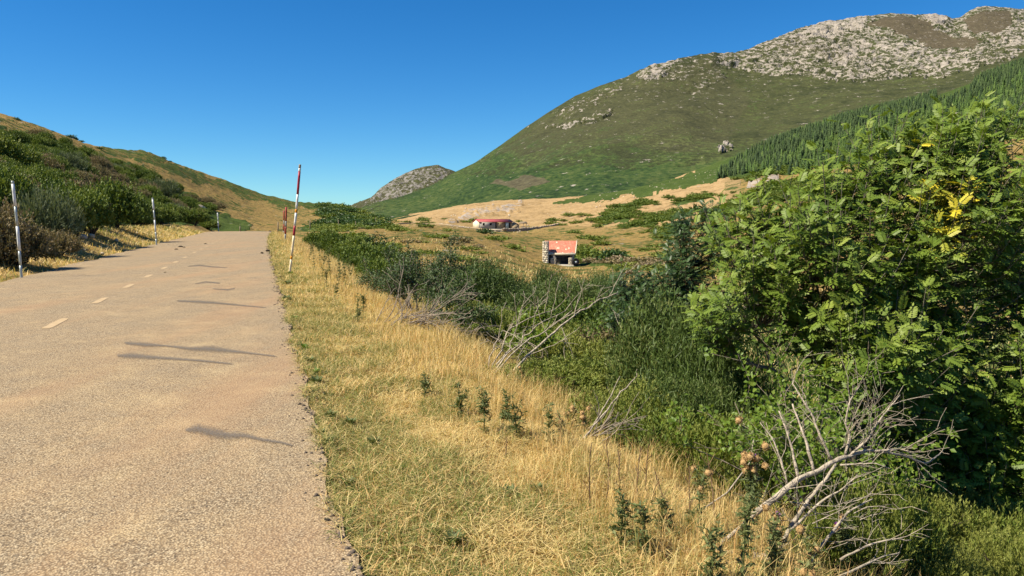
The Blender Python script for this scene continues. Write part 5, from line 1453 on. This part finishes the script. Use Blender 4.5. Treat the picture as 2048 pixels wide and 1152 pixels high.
# logs at its foot
for pl, r0, lb in (([(1362, 1098, 4.0), (1410, 1104, 4.0), (1466, 1106, 3.98)], .016, 'short bleached log lying left of the thistles'), ([(1395, 1144, 3.78), (1440, 1136, 3.8), (1462, 1128, 3.82)], .020, 'short pale log at the bottom edge under the thistle'), ([(1508, 1112, 3.95), (1535, 1116, 3.95), (1562, 1124, 3.95)], .022, 'pale broken stub of log below the dead branch'),
                   ([(1412, 1120, 4.0), (1445, 1085, 4.1), (1480, 1055, 4.2), (1530, 1010, 4.28)], .015, 'slim pale log slanting up behind the thistle leaves'), ([(1400, 1022, 4.6), (1455, 985, 4.7), (1500, 925, 4.9), (1507, 880, 5.0)], .006, 'thin pale rod leaning over the dry grass left of the thistles')):
    P = np.array([at(*p) for p in pl]); org = P[0].copy()
    V, F = tube_vf(P - org, [r0, r0 * 1.05, r0 * .85] if len(P) == 3 else np.linspace(r0, r0 * .5, len(P)), 8)
    o = link('fallen_log', make_mesh('fallen_log', V, quads_to_list(F), M_dead, True), None, org); tag(o, lb, 'log', 'pale dead wood lying at the ditch edge')

# ------------------------------------------------------------------ rowans
def rowan_leaf(L=.16, pairs=6, seed=0, droop=.25):
    """pinnate leaf, along +X, face +Z; three triangles a leaflet"""
    r = np.random.RandomState(seed); V, F = [], []
    def leaflet(b, d, l, w):
        d = d / np.linalg.norm(d); s = np.cross([0, 0, 1], d)
        k = len(V)
        V.extend([b, b + d * l * .35 + s * w * .5 + [0, 0, .12 * w], b + d * l * .75 + s * w * .38, b + d * l, b + d * l * .75 - s * w * .38, b + d * l * .35 - s * w * .5 + [0, 0, .12 * w]])
        F.extend([(k, k + 5, k + 1), (k + 1, k + 5, k + 4), (k + 1, k + 4, k + 2), (k + 2, k + 4, k + 3)])
    def rach(f): return np.array([L * f, 0, -droop * L * f * f])
    for i in range(pairs):
        f = .28 + .66 * i / pairs
        l = L * (.34 - .10 * abs(f - .55)); w = l * .40
        for sg in (-1, 1):
            d = np.array([.42 + .5 * f * .6, sg, -.18 - .25 * r.rand()])
            leaflet(rach(f), d, l * (.9 + .2 * r.rand()), w)
    leaflet(rach(.97), np.array([1, 0.05, -.4]), L * .30, L * .12)
    k = len(V); w = L * .008
    V.extend([np.array([0, -w, 0]), np.array([0, w, 0]), rach(1.0)]); F.append((k, k + 1, k + 2))
    return np.array(V), np.array(F)
LEAVES = [rowan_leaf(.128, 6, 0, .25), rowan_leaf(.115, 5, 1, .5), rowan_leaf(.138, 6, 2, .1)]
LM = {}
def frames(T, N):
    X = unit(T); Y = unit(np.cross(N, X)); Z = np.cross(X, Y)
    return np.stack([X, Y, Z], -1)

def rowan(name, lobes, base, seed, nshoot, leaf_mat_, label, npart=300, yellow=None, scale=1.0, shoot=(.30, .65), per=12, bark=None, dark=0.0, top=None, ntrunk=5):
    """lobes: (px, py, depth, radius in metres)"""
    r = np.random.RandomState(seed)
    org = at(*base); org[2] = gz1(org[0], org[1]) - .05
    root = empty(name, org, 0, label, 'tree', None)
    lc = np.array([np.append(at(a, b, c) - org, q) for a, b, c, q in lobes])
    wgt = lc[:, 3] ** 2; wgt /= wgt.sum()
    n = nshoot
    li = r.choice(len(lc), n, p=wgt)
    d = unit(r.randn(n, 3)); d[:, 2] = d[:, 2] * .75 + .18; d = unit(d)
    front = d[:, 1] > .35
    d[front & (r.rand(n) < .55), 1] *= -1            # more shoots on the open side
    rr_ = np.maximum(lc[li, 3] - .20 * scale, .08) * (1 - .52 * r.rand(n) ** 1.8)
    P = lc[li, :3] + d * rr_[:, None]
    if top is not None:
        tp = np.array([at(*q) - org for q in top]); P = np.concatenate([P, tp]); d = np.concatenate([d, np.tile([[0., 0, 1.]], (len(tp), 1))]); li = np.concatenate([li, np.zeros(len(tp), int)])
    ok = P[:, 2] > .15
    P, d, li = P[ok], d[ok], li[ok]; n = len(P)
    ax = unit(d * .55 + np.array([0, 0, .95]) + r.randn(n, 3) * .22)
    sl = (shoot[0] + (shoot[1] - shoot[0]) * r.rand(n)) * scale
    # trunk, limbs and twigs
    out = []
    nodes = []
    for i in range(ntrunk):
        c = lc[i % len(lc)]
        e_ = c[:3] + r.randn(3) * .15 * c[3]; e_[2] = max(e_[2], .5)
        f = np.linspace(0, 1, 12)[:, None]
        pts = e_ * np.concatenate([f ** 1.25, f ** 1.25, f], 1) + np.array([(i - ntrunk / 2) * .05, (i % 3 - 1) * .06, 0]) * (1 - f) + r.randn(12, 3) * .025 * scale
        out.append((pts, np.linspace(.042, .014, 12) * scale ** .5 * (1.25 if i == 0 else .8), 8)); nodes.append(pts[3:])
    for c in lc[ntrunk:]:
        nn = np.concatenate(nodes); j = np.argmin(np.linalg.norm(nn - c[:3], axis=1) + np.where(nn[:, 2] > c[2], 1.0, 0))
        f = np.linspace(0, 1, 8)[:, None]; pts = nn[j] + (c[:3] - nn[j]) * f + r.randn(8, 3) * .025
        out.append((pts, np.linspace(.02, .009, 8) * scale ** .5, 6)); nodes.append(pts)
    nn = np.concatenate(nodes)
    for i in range(n):
        dist = np.linalg.norm(nn - P[i], axis=1) + np.where(nn[:, 2] > P[i, 2] - .05, .6, 0); j = np.argmin(dist)
        f = np.linspace(0, 1, 6)[:, None]; m_ = P[i] - nn[j]
        pts = nn[j] + m_ * f + np.array([0, 0, -.18]) * (f * (1 - f)) * np.linalg.norm(m_)
        pts = np.concatenate([pts, P[i] + ax[i] * sl[i] * np.array([[.5], [1.0]])])
        out.append((pts, np.linspace(.009, .0028, 8) * scale ** .5, 4))
    V, F = twigs_vf(out, .002); link('branches', make_mesh('branches', V, F, bark or M_rbark, True), root)
    # leaves spiralling up each shoot
    k = per
    f = np.tile(np.linspace(.05, 1, k), n); A = np.repeat(ax, k, 0)
    B = np.repeat(P, k, 0) + A * (f * np.repeat(sl, k))[:, None]
    ph = np.tile(np.arange(k) * 2.4, n) + np.repeat(r.rand(n) * 6.28, k)
    s1 = unit(np.cross(A, np.tile([[.3, .9, .2]], (len(A), 1)))); s2 = np.cross(A, s1)
    side = np.cos(ph)[:, None] * s1 + np.sin(ph)[:, None] * s2
    T = unit(side + A * (.15 + .75 * f)[:, None] + r.randn(len(B), 3) * .22)
    N = unit(A * .75 + np.array([-.35, -.30, .75]) - T * .1 + r.randn(len(B), 3) * .22)
    M3 = frames(T, N)
    vs = np.repeat(.18 + .34 * r.rand(n), k) + .20 * f + .12 * r.rand(len(B)) - dark
    vs = np.clip(vs, 0, .84)
    if yellow is not None:
        wp = B + org; ypx, ypy = proj(wp[:, 0], wp[:, 1], wp[:, 2])
        for a, b, q in yellow:
            hit = ((ypx - a) ** 2 + (ypy - b) ** 2 < q * q) & (wp[:, 1] < org[1] + .45)
            vs = np.where(hit & (np.repeat(r.rand(n), k) < .55), .84 + .16 * r.rand(len(B)), vs)
    sc_ = scale * (.72 + .45 * r.rand(len(B)))
    wp = B + org
    qx, qy = proj(wp[:, 0], wp[:, 1], wp[:, 2])
    dist = np.linalg.norm(wp - np.array([0, 0, EYE]), axis=1) + np.where((qx < -20) | (qx > 2070) | (qy > 1160), 50, 0) + .8 * r.rand(len(B))
    order = np.argsort(dist); part = np.zeros(len(B), bool); part[order[:npart]] = True
    parts = []
    q = r.randint(len(LEAVES), size=len(B))
    for t_ in range(len(LEAVES)):
        ii = np.where((q == t_) & ~part)[0]; v, fc = LEAVES[t_]
        VV = np.einsum('nij,vj->nvi', M3[ii], v) * sc_[ii][:, None, None] + B[ii][:, None]
        FF = fc[None] + (np.arange(len(ii)) * len(v))[:, None, None]
        parts.append((VV.reshape(-1, 3), FF.reshape(-1, 3), {'vary': np.repeat(vs[ii], len(v))}))
    V, F, A_ = join(parts)
    fo = link('foliage', make_mesh('foliage', V, F, leaf_mat_, False, A_), root); fo['kind'] = 'stuff'
    for i in np.where(part)[0]:
        lev = int(min(7, vs[i] * 8)); key = (leaf_mat_.name, int(q[i]), lev)
        if key not in LM:
            v, fc = LEAVES[q[i]]; LM[key] = make_mesh('leaf', v, fc, leaf_mat_, False, {'vary': np.full(len(v), (lev + .5) / 8)})
        m4 = Matrix.Translation(Vector(B[i])) @ Matrix(M3[i].tolist()).to_4x4() @ Matrix.Scale(float(sc_[i]), 4)
        o = link('leaf', LM[key], root); o.matrix_local = m4
    print(name, 'leaves', len(B), 'tris', len(F))
    return root

rowan('rowan_tree', [(1850, 520, 7.5, 1.10), (1640, 570, 7.0, .80), (1865, 405, 7.6, .64), (1520, 640, 7.0, .58), (1740, 760, 6.8, .85), (2010, 770, 7.3, 1.08), (1480, 530, 7.5, .36), (2010, 960, 7.0, .85), (1670, 420, 7.4, .36), (1760, 370, 7.5, .35), (1440, 700, 7.2, .32), (1820, 900, 7.2, .75), (2170, 660, 7.6, .75), (2160, 900, 7.2, .9), (1950, 330, 7.6, .40), (1560, 480, 7.4, .36)],
      (1690, 1075, 6.9), 71, 1500, L_rowan, 'big bright green rowan tree filling the right side', 300,
      [(1890, 400, 38), (1930, 385, 30), (1870, 425, 30), (1900, 470, 34), (1925, 455, 30), (1895, 492, 30), (1840, 290, 14)], 1.0, (.28, .6), 12, None, 0.0,
      [(1868, 358, 7.5), (1880, 328, 7.5), (1810, 358, 7.4), (1660, 398, 7.3), (1950, 348, 7.6), (1945, 378, 7.6), (2020, 398, 7.6), (2030, 373, 7.7), (1745, 393, 7.4), (1850, 338, 7.6), (2000, 428, 7.5), (1690, 413, 7.3), (1600, 448, 7.2), (1505, 518, 7.4), (1910, 388, 7.5)], 6)
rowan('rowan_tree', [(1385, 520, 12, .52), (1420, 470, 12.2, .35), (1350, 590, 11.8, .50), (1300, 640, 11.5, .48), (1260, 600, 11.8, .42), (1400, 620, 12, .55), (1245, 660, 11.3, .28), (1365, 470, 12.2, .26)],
      (1248, 735, 11.6), 72, 420, L_drowan, 'darker rowan with dark leaves left of the big bright one', 0, None, .82, (.25, .5), 9, M_bark, 0.0, [(1412, 455, 12), (1428, 440, 12), (1340, 520, 12), (1240, 570, 11.8), (1372, 480, 12)], 4)
# dog rose shoots in front of the rowan
twiggy_bush('dog_rose', 1620, 1010, 5.6, 1.35, 531, 9, L_lime, .042, .030, 620, 'leafy dog rose climbing through the front of the big rowan', 'rose bush', M_dead2, .4, .008, .45, .002, None, (-.05, -.1))
twiggy_bush('dog_rose', 1770, 1000, 4.9, .85, 532, 5, L_lime, .042, .028, 150, 'few lime green rose shoots above the dead branch fork', 'rose bush', M_dead2, .45, .006, .5, .002)

# ------------------------------------------------------------------ thistles
def thistle(px, py, D, H, seed, heads, label, group, dens=1.0, purple=0):
    r = np.random.RandomState(seed)
    p0 = at(px, py, D); p0[2] = gz1(p0[0], p0[1])
    root = empty('thistle', p0, r.rand() * 6, label, 'thistle', group)
    out = []; main = grow(r, (0, 0, -.03), (r.randn() * .06, r.randn() * .06, 1), H, .007, 0, out, .10)
    tips = [main[-1]]
    for i in range(3 + r.randint(3)):
        j = r.randint(len(main) // 3, len(main)); a = r.rand() * 6.28
        q = grow(r, main[j], (math.cos(a) * .45, math.sin(a) * .45, 1), H * (.2 + .2 * r.rand()), .004, 0, out, .15); tips.append(q[-1])
    V, F = twigs_vf(out, .002); link('stem', make_mesh('stem', V, F, L_thistle, True, {'vary': np.full(len(V), .4)}), root)
    P = np.concatenate([o_[0] for o_ in out]); n = int(150 * dens * (H / .5))
    B = P[r.randint(len(P), size=n)] + r.randn(n, 3) * .01
    a = r.rand(n) * 6.283
    T = unit(np.stack([np.cos(a), np.sin(a), .35 + .5 * r.randn(n)], 1))
    parts = []
    L = (.036 + .034 * r.rand(n)) * (1.3 - .6 * B[:, 2] / H)
    parts.append(diamonds(B, T, np.tile([[0, 0, 1.]], (n, 1)) + r.randn(n, 3) * .4, L, L * .28, .3))
    for sgn in (-1, 1):      # side spines of each leaf
        for f in (.3, .55, .75):
            S = unit(np.cross(T, [0, 0, 1.])) * sgn
            parts.append(diamonds(B + T * (L * f)[:, None], unit(S + T * .7 + r.randn(n, 3) * .15), r.randn(n, 3), L * .32, L * .10, .1))
    V, F, _ = join(parts)
    vy = np.clip(np.tile(np.repeat(.15 + .6 * r.rand(n), 4), 7), 0, 1)
    link('leaves', make_mesh('leaves', V, F, L_thistle, False, {'vary': vy}), root)
    for i in range(heads):
        tpt = tips[(i if i < len(tips) else r.randint(2)) % len(tips)] + r.randn(3) * np.array([.036, .036, .03]) * (1 if i >= len(tips) else .3)
        h_ = .5
        link('seed_head', HEADP if i < purple else HEAD, root, tpt, (r.randn() * .4, r.randn() * .4, 0), .0165 * (.85 + .4 * r.rand()))
    return root
def head_mesh(name, flower):
    import bmesh
    bm = bmesh.new(); bmesh.ops.create_icosphere(bm, subdivisions=2, radius=1.0)
    for v in bm.verts: v.co.z *= .95
    me = bpy.data.meshes.new(name); bm.to_mesh(me); bm.free()
    V = np.array([v.co for v in me.vertices]); F = [tuple(p.vertices) for p in me.polygons]
    fm = [0] * len(F)
    r = np.random.RandomState(1); d = unit(r.randn(70, 3)); 
    SV, SF = diamonds(d * .9, d + r.randn(70, 3) * .15, r.randn(70, 3), .5, .14, .1)
    F += [tuple(f + len(V)) for f in SF]; fm += [0] * len(SF); V = np.concatenate([V, SV])
    nf = 60 if flower else 26
    a = r.rand(nf) * 6.28; q = np.sqrt(r.rand(nf)) * .55
    B = np.stack([q * np.cos(a), q * np.sin(a), np.full(nf, .75)], 1)
    SV, SF = diamonds(B, B * [1.0, 1.0, 1.0] + r.randn(nf, 3) * .1, r.randn(nf, 3), 1.0 if flower else .6, .2, .1)
    F += [tuple(f + len(V)) for f in SF]; fm += [1 if flower else 0] * len(SF); V = np.concatenate([V, SV])
    return make_mesh(name, V, F, [M_head, M_purple], False, None, fm)
HEAD = head_mesh('seed_head', False); HEADP = head_mesh('seed_head', True)
GTH = 'prickly thistles at the edge of the dry verge'
for i, (px, py, D, H, hd, pu, lb) in enumerate((
    (1490, 1130, 4.0, .60, 17, 1, 'tall thistle crowded with round tan seed heads by the dead branch'), (1395, 1090, 4.25, .34, 3, 0, 'small thistle with three tan heads left of the crowded one'), (1560, 1140, 3.9, .30, 6, 2, 'low thistle with tan and purple heads under the dead branch'),
    (1700, 1120, 4.3, .36, 2, 1, 'thistle with one purple flower right of the dead branch'), (1610, 1215, 3.45, .30, 7, 0, 'thistle heads cut off by the bottom picture edge'),
    (849, 810, 7.2, .33, 0, 0, 'single green thistle standing in the middle of dry grass'), (925, 850, 6.5, .40, 0, 0, 'green thistle left of a thistle pair in the straw'), (970, 880, 6.0, .46, 0, 0, 'leafy green thistle in the straw below the dead branches'), (1012, 850, 6.4, .33, 0, 0, 'slim green thistle right of the leafy one'),
    (1035, 890, 5.9, .38, 0, 0, 'dark green thistle nearest the brown dock stalk'), (1097, 900, 5.75, .36, 0, 0, 'green thistle beside the twig bundle'), (1125, 870, 6.1, .26, 2, 0, 'short thistle with pale heads below the seed cluster'), (1040, 780, 8.6, .24, 6, 0, 'thistle with a cluster of fluffy pinkish seed heads by the dead branches'),
    (1140, 850, 6.8, .22, 8, 0, 'thistle with a row of pale brown heads at the ditch edge'), (1170, 880, 6.3, .20, 6, 0, 'low thistle with small pale heads by the twig bundle'), (1240, 1140, 3.9, .30, 0, 0, 'dark green thistle at the bottom of the dry slope'), (1290, 1150, 3.8, .30, 0, 0, 'bushy green thistle near the bottom edge'),
    (1330, 1110, 4.1, .22, 0, 0, 'small green thistle beside the bleached log'), (1480, 1190, 3.5, .40, 0, 0, 'dense thistle foliage at the bottom edge under the seed heads'), (1540, 1190, 3.6, .32, 0, 0, 'thistle foliage at the bottom edge right of the seed heads'), (1420, 1200, 3.5, .30, 0, 0, 'thistle foliage at the bottom edge left of the seed heads'))):
    thistle(px, py, D, H * (.8 if 5 <= i <= 11 else 1), 600 + i, hd, lb, GTH, 1.4, pu)
for i, (px, py, D, H) in enumerate(((628, 530, 25, .8), (645, 560, 21, .7), (660, 552, 22, .8), (680, 560, 21, .8), (655, 590, 18, .55), (690, 575, 19.5, .7), (640, 515, 28, .8), (618, 512, 30, .7), (700, 545, 23, .6), (716, 660, 12.4, .42), (725, 640, 13.3, .45), (672, 600, 16.5, .5))):
    thistle(px, py, D, H, 640 + i, 0, 'grey green weed standing in the tall dry verge grass', 'green weeds in the tall dry verge grass', 1.0)
def stalk(px, py, D, H, seed, label):
    r = np.random.RandomState(seed); p0 = at(px, py, D); p0[2] = gz1(p0[0], p0[1])
    out = []; grow(r, (0, 0, -.03), (r.randn() * .12, r.randn() * .1, 1), H, .0055, 1, out, .10, (4, 8), .16, 0, .7)
    V, F = twigs_vf(out, .0022)
    o = link('dry_stalk', make_mesh('dry_stalk', V, F, M_stalk, True), None, p0); tag(o, label, 'stalk', 'dry brown stalks in the verge')
for i, (px, py, D, H) in enumerate(((1122, 900, 5.7, .30), (1210, 1040, 4.6, .46), (1240, 1030, 4.65, .36), (1275, 1010, 4.75, .38), (1290, 990, 4.9, .42), (1300, 1050, 4.5, .28), (1340, 1030, 4.6, .36), (1180, 1060, 4.5, .42), (1380, 1040, 4.5, .35), (1430, 1030, 4.5, .5), (1010, 930, 5.4, .2), (1325, 1090, 4.2, .2))):
    stalk(px, py, D, H, 700 + i, 'thin brown dead stalk standing in the dry verge grass')

# ------------------------------------------------------------------ grasses
def blades(x, y, z, h, w, az, lean, curl, vary, seed):
    """two-segment curved blades; returns V, F, vary"""
    r = np.random.RandomState(seed); n = len(x)
    P = np.stack([x, y, z], 1)
    d = np.stack([np.cos(az), np.sin(az), np.zeros(n)], 1); s = np.stack([-np.sin(az), np.cos(az), np.zeros(n)], 1)
    tw = (r.rand(n) * 3.14)[:, None]; s = s * np.cos(tw) + d * np.sin(tw) * .6
    up = np.array([0, 0, 1.0])
    m_ = P + d * (h * np.sin(lean) * .5)[:, None] + up * (h * np.cos(lean) * .55)[:, None]
    l2 = lean + curl
    tip = m_ + d * (h * np.sin(l2) * .5)[:, None] + up * (h * np.cos(l2) * .45)[:, None]
    W = w[:, None] * .5
    V = np.stack([P - s * W, P + s * W, m_ + s * W * .8, m_ - s * W * .8, tip], 1).reshape(-1, 3)
    i = np.arange(n)[:, None] * 5
    F = np.concatenate([i + np.array([[0, 1, 2]]), i + np.array([[0, 2, 3]]), i + np.array([[3, 2, 4]])])
    return V, F, {'vary': np.repeat(vary, 5)}
def verge_ground(x, y):
    z = gz(x, y); t_, s_ = to_road(x, y)
    lump = (fbm(x / 0.5, y / 0.5, 3, 21) - .5) * 0.10
    return z + lump
def scatter_strip(n, s0, s1, t0, t1, power=1.0):
    s = s0 + (s1 - s0) * RS.rand(n) ** power; t = t0 + (t1 - t0) * RS.rand(n)
    return t, s
GRP = []
# short mown grass beside the asphalt: straw and green in patches
for (s0, s1, n, hs, ws) in ((2.6, 7, 62000, 1.0, .0042), (7, 15, 52000, 1.15, .0060), (15, 34, 36000, 1.4, .010), (34, 100, 26000, 1.9, .024)):
    t, s = scatter_strip(n, s0, s1, .18, 2.75)
    t = t + np.where(s > 40, .00025 * (s - 40) ** 2, 0)
    t = np.maximum(t, np.interp(s, sv, tr_) - .05 + .10 * RS.rand(n))
    x, y = from_road(t, s); z = verge_ground(x, y)
    patch = fbm(x / .55, y / .55, 3, 51); patch2 = fbm(x / 2.2, y / 2.2, 2, 52)
    edge = np.exp(-((t - .55) / .45) ** 2)
    green = sstep(.50, .62, patch + edge * .23 + (patch2 - .5) * .35 - .05 * sstep(1.0, 2.0, t))
    ru = RS.rand(n)
    vary = np.where(RS.rand(n) < green * .55, .04 + .22 * ru, .30 + .45 * ru + .12 * (fbm(x / .3, y / .3, 2, 55) - .5))
    vary = np.where(RS.rand(n) < .12 + .15 * sstep(1.2, 2.4, t), .80 + .2 * ru, vary)
    az = RS.rand(n) * 6.283; lying = RS.rand(n) < .52
    lean = np.where(lying, 1.15 + .35 * RS.rand(n), .15 + .6 * RS.rand(n))
    h = np.where(lying, .10 + .14 * RS.rand(n), .05 + .09 * RS.rand(n)) * hs * (.7 + .6 * patch)
    ragged = t < .42 + .15 * vnoise(s * 2.3, s * 0, 7)
    h = np.where(ragged, h * .75, h)
    GRP.append(blades(x, y, z - .004 + np.where(lying, .015 + .035 * RS.rand(n), 0), h, ws * (.6 + .8 * RS.rand(n)), az, lean, .2 + .5 * RS.rand(n), np.clip(vary, 0, 1), 1))
V, F, A = join(GRP); o = link('verge_grass', make_mesh('verge_grass', V, F, L_grass, False, A)); tag(o, 'short mown grass of straw and green blades beside the asphalt', kind='stuff')
# tall dry grass at the top of the slope
GRP = []
for (s0, s1, n, hs, ws) in ((1.2, 8, 26000, .9, .0036), (8, 18, 24000, .95, .0055), (18, 40, 20000, 1.05, .010), (40, 95, 12000, 1.2, .02)):
    t, s = scatter_strip(n, s0, s1, 1.45, 3.6); t = t + .55 * (vnoise(s / 1.7, s * 0, 61) - .5)
    x, y = from_road(t, s); z = verge_ground(x, y)
    cl = fbm(x / .35, y / .35, 2, 57)
    keep = RS.rand(n) < sstep(.40, .62, cl) * sstep(1.3, 2.3, t) * .85 * (1 - sstep(2.9, 3.9, t)) + .12
    x, y, z, t, cl = x[keep], y[keep], z[keep], t[keep], cl[keep]; n = len(x)
    ru = RS.rand(n); vary = np.where(RS.rand(n) < .10, .25 + .1 * ru, .50 + .5 * ru)
    GRP.append(blades(x, y, z, (.12 + .22 * RS.rand(n)) * hs * (.5 + cl), ws * (.6 + .7 * RS.rand(n)), RS.rand(n) * 6.283, .08 + .45 * RS.rand(n) ** 2, .15 + .6 * RS.rand(n), np.clip(vary, 0, 1), 2))
V, F, A = join(GRP); o = link('tall_dry_grass', make_mesh('tall_dry_grass', V, F, L_grass, False, A)); tag(o, 'tall golden dry grass along the outer edge of the verge', kind='stuff')
# left bank turf
t, s = scatter_strip(16000, 10, 95, -9.4, -6.25, 1.2); x, y = from_road(t, s); z = verge_ground(x, y); n = len(x)
pt = fbm(x / 1.2, y / 1.2, 3, 71)
vary = np.where(pt > .56, .12 + .25 * RS.rand(n), .38 + .5 * RS.rand(n))
V, F, A = blades(x, y, z, (.06 + .14 * RS.rand(n)) * (1 + s / 60.), .012 + s * .0004, RS.rand(n) * 6.28, .3 + .9 * RS.rand(n), .3 + .4 * RS.rand(n), np.clip(vary, 0, 1), 3)
o = link('bank_grass', make_mesh('bank_grass', V, F, L_grass, False, A)); tag(o, 'short dry turf on the left roadside bank', kind='stuff')
# rough grass in the ditch and the near pasture
nn_ = 42000
px = RS.uniform(700, 2150, nn_); D = 5.0 * np.exp(RS.rand(nn_) * math.log(110 / 5.)); u, e = ray(px, 450); x = u * D; y = D
t, s = to_road(x, y); ok = (t > 3.1) & ~((np.abs(px - 1114) < 62) & (D > 108)); x, y, D = x[ok], y[ok], D[ok]; n = len(x); z = gz(x, y)
pt = fbm(x / 3., y / 3., 3, 81)
vary = np.where((pt > .52) | (D < 14), .08 + .3 * RS.rand(n), .45 + .5 * RS.rand(n))
V, F, A = blades(x, y, z, (.12 + .2 * RS.rand(n)) * (1 + D / 90.) * np.where(D < 16, .55, 1), .004 + D * .0007, RS.rand(n) * 6.28, .1 + .7 * RS.rand(n), .3 + .5 * RS.rand(n), np.clip(vary, 0, 1), 4)
o = link('pasture_grass', make_mesh('pasture_grass', V, F, L_grass, False, A)); tag(o, 'rough grass of the ditch and the golden pasture round the hut', kind='stuff')
# crumbs of broken asphalt along its ragged edge
n = 2600; s_ = 2.5 + 45 * RS.rand(n) ** 1.8; t_ = np.interp(s_, sv, tr_) + RS.randn(n) * .07 + .02
x, y = from_road(t_, s_); z = np.where(t_ < np.interp(s_, sv, tr_), road_z(t_, s_), verge_ground(x, y) + .01)
base = np.array([[0, 0, .7], [1, 0, 0], [-.5, .85, 0], [-.5, -.85, 0], [0, 0, -.5]]); bf = np.array([[0, 1, 2], [0, 2, 3], [0, 3, 1], [4, 2, 1], [4, 3, 2], [4, 1, 3]])
sz = (.006 + .016 * RS.rand(n) ** 2) * (1 + s_ / 40.)
V = base[None] * sz[:, None, None] * (.7 + .6 * RS.rand(n, 5, 3)) + np.stack([x, y, z], 1)[:, None]
F = bf[None] + (np.arange(n) * 5)[:, None, None]
M_crumb = plain('asphalt_crumbs', (0.13, 0.105, 0.085), 0.95, 0.1, 0.4, 9)
o = link('edge_gravel', make_mesh('edge_gravel', V.reshape(-1, 3), F.reshape(-1, 3), M_crumb)); tag(o, 'dark crumbs of broken asphalt along the ragged road edge', kind='stuff')
# green weeds at the asphalt edge
WD = []
for i in range(3):
    r = np.random.RandomState(900 + i); n = 60; a = r.rand(n) * 6.28
    T = unit(np.stack([np.cos(a), np.sin(a), .5 + .6 * r.rand(n)], 1)); B = np.stack([np.cos(a), np.sin(a), 0 * a], 1) * (r.rand(n) * .05)[:, None]; B[:, 2] = r.rand(n) * .06
    V, F = diamonds(B, T, np.tile([[0, 0, 1.]], (n, 1)), .05 + .06 * r.rand(n), .018 + .014 * r.rand(n), .2)
    WD.append(make_mesh('verge_weed', V, F, L_thistle if i else L_lime, False, {'vary': rep(.1 + .5 * r.rand(n), 4)}))
for i, (px, py) in enumerate(((628, 772), (622, 748), (634, 790), (610, 720), (655, 920), (640, 900), (800, 965), (700, 1000), (575, 620), (590, 660), (575, 586), (700, 872), (820, 980), (1075, 990), (1020, 1000), (860, 1085), (905, 1110), (662, 858), (580, 565), (750, 910))):
    u, e = ray(px, py); D = 1.68 / -e; p = (u * D, D); z = gz1(*p)
    o = link('verge_weed', WD[i % 3], None, (p[0], p[1], z + .01), (0, 0, i), .35 + D * .035 + .25 * RS.rand()); tag(o, 'small leafy green weed in the mown grass by the asphalt', 'weed', 'green weeds in the mown verge')
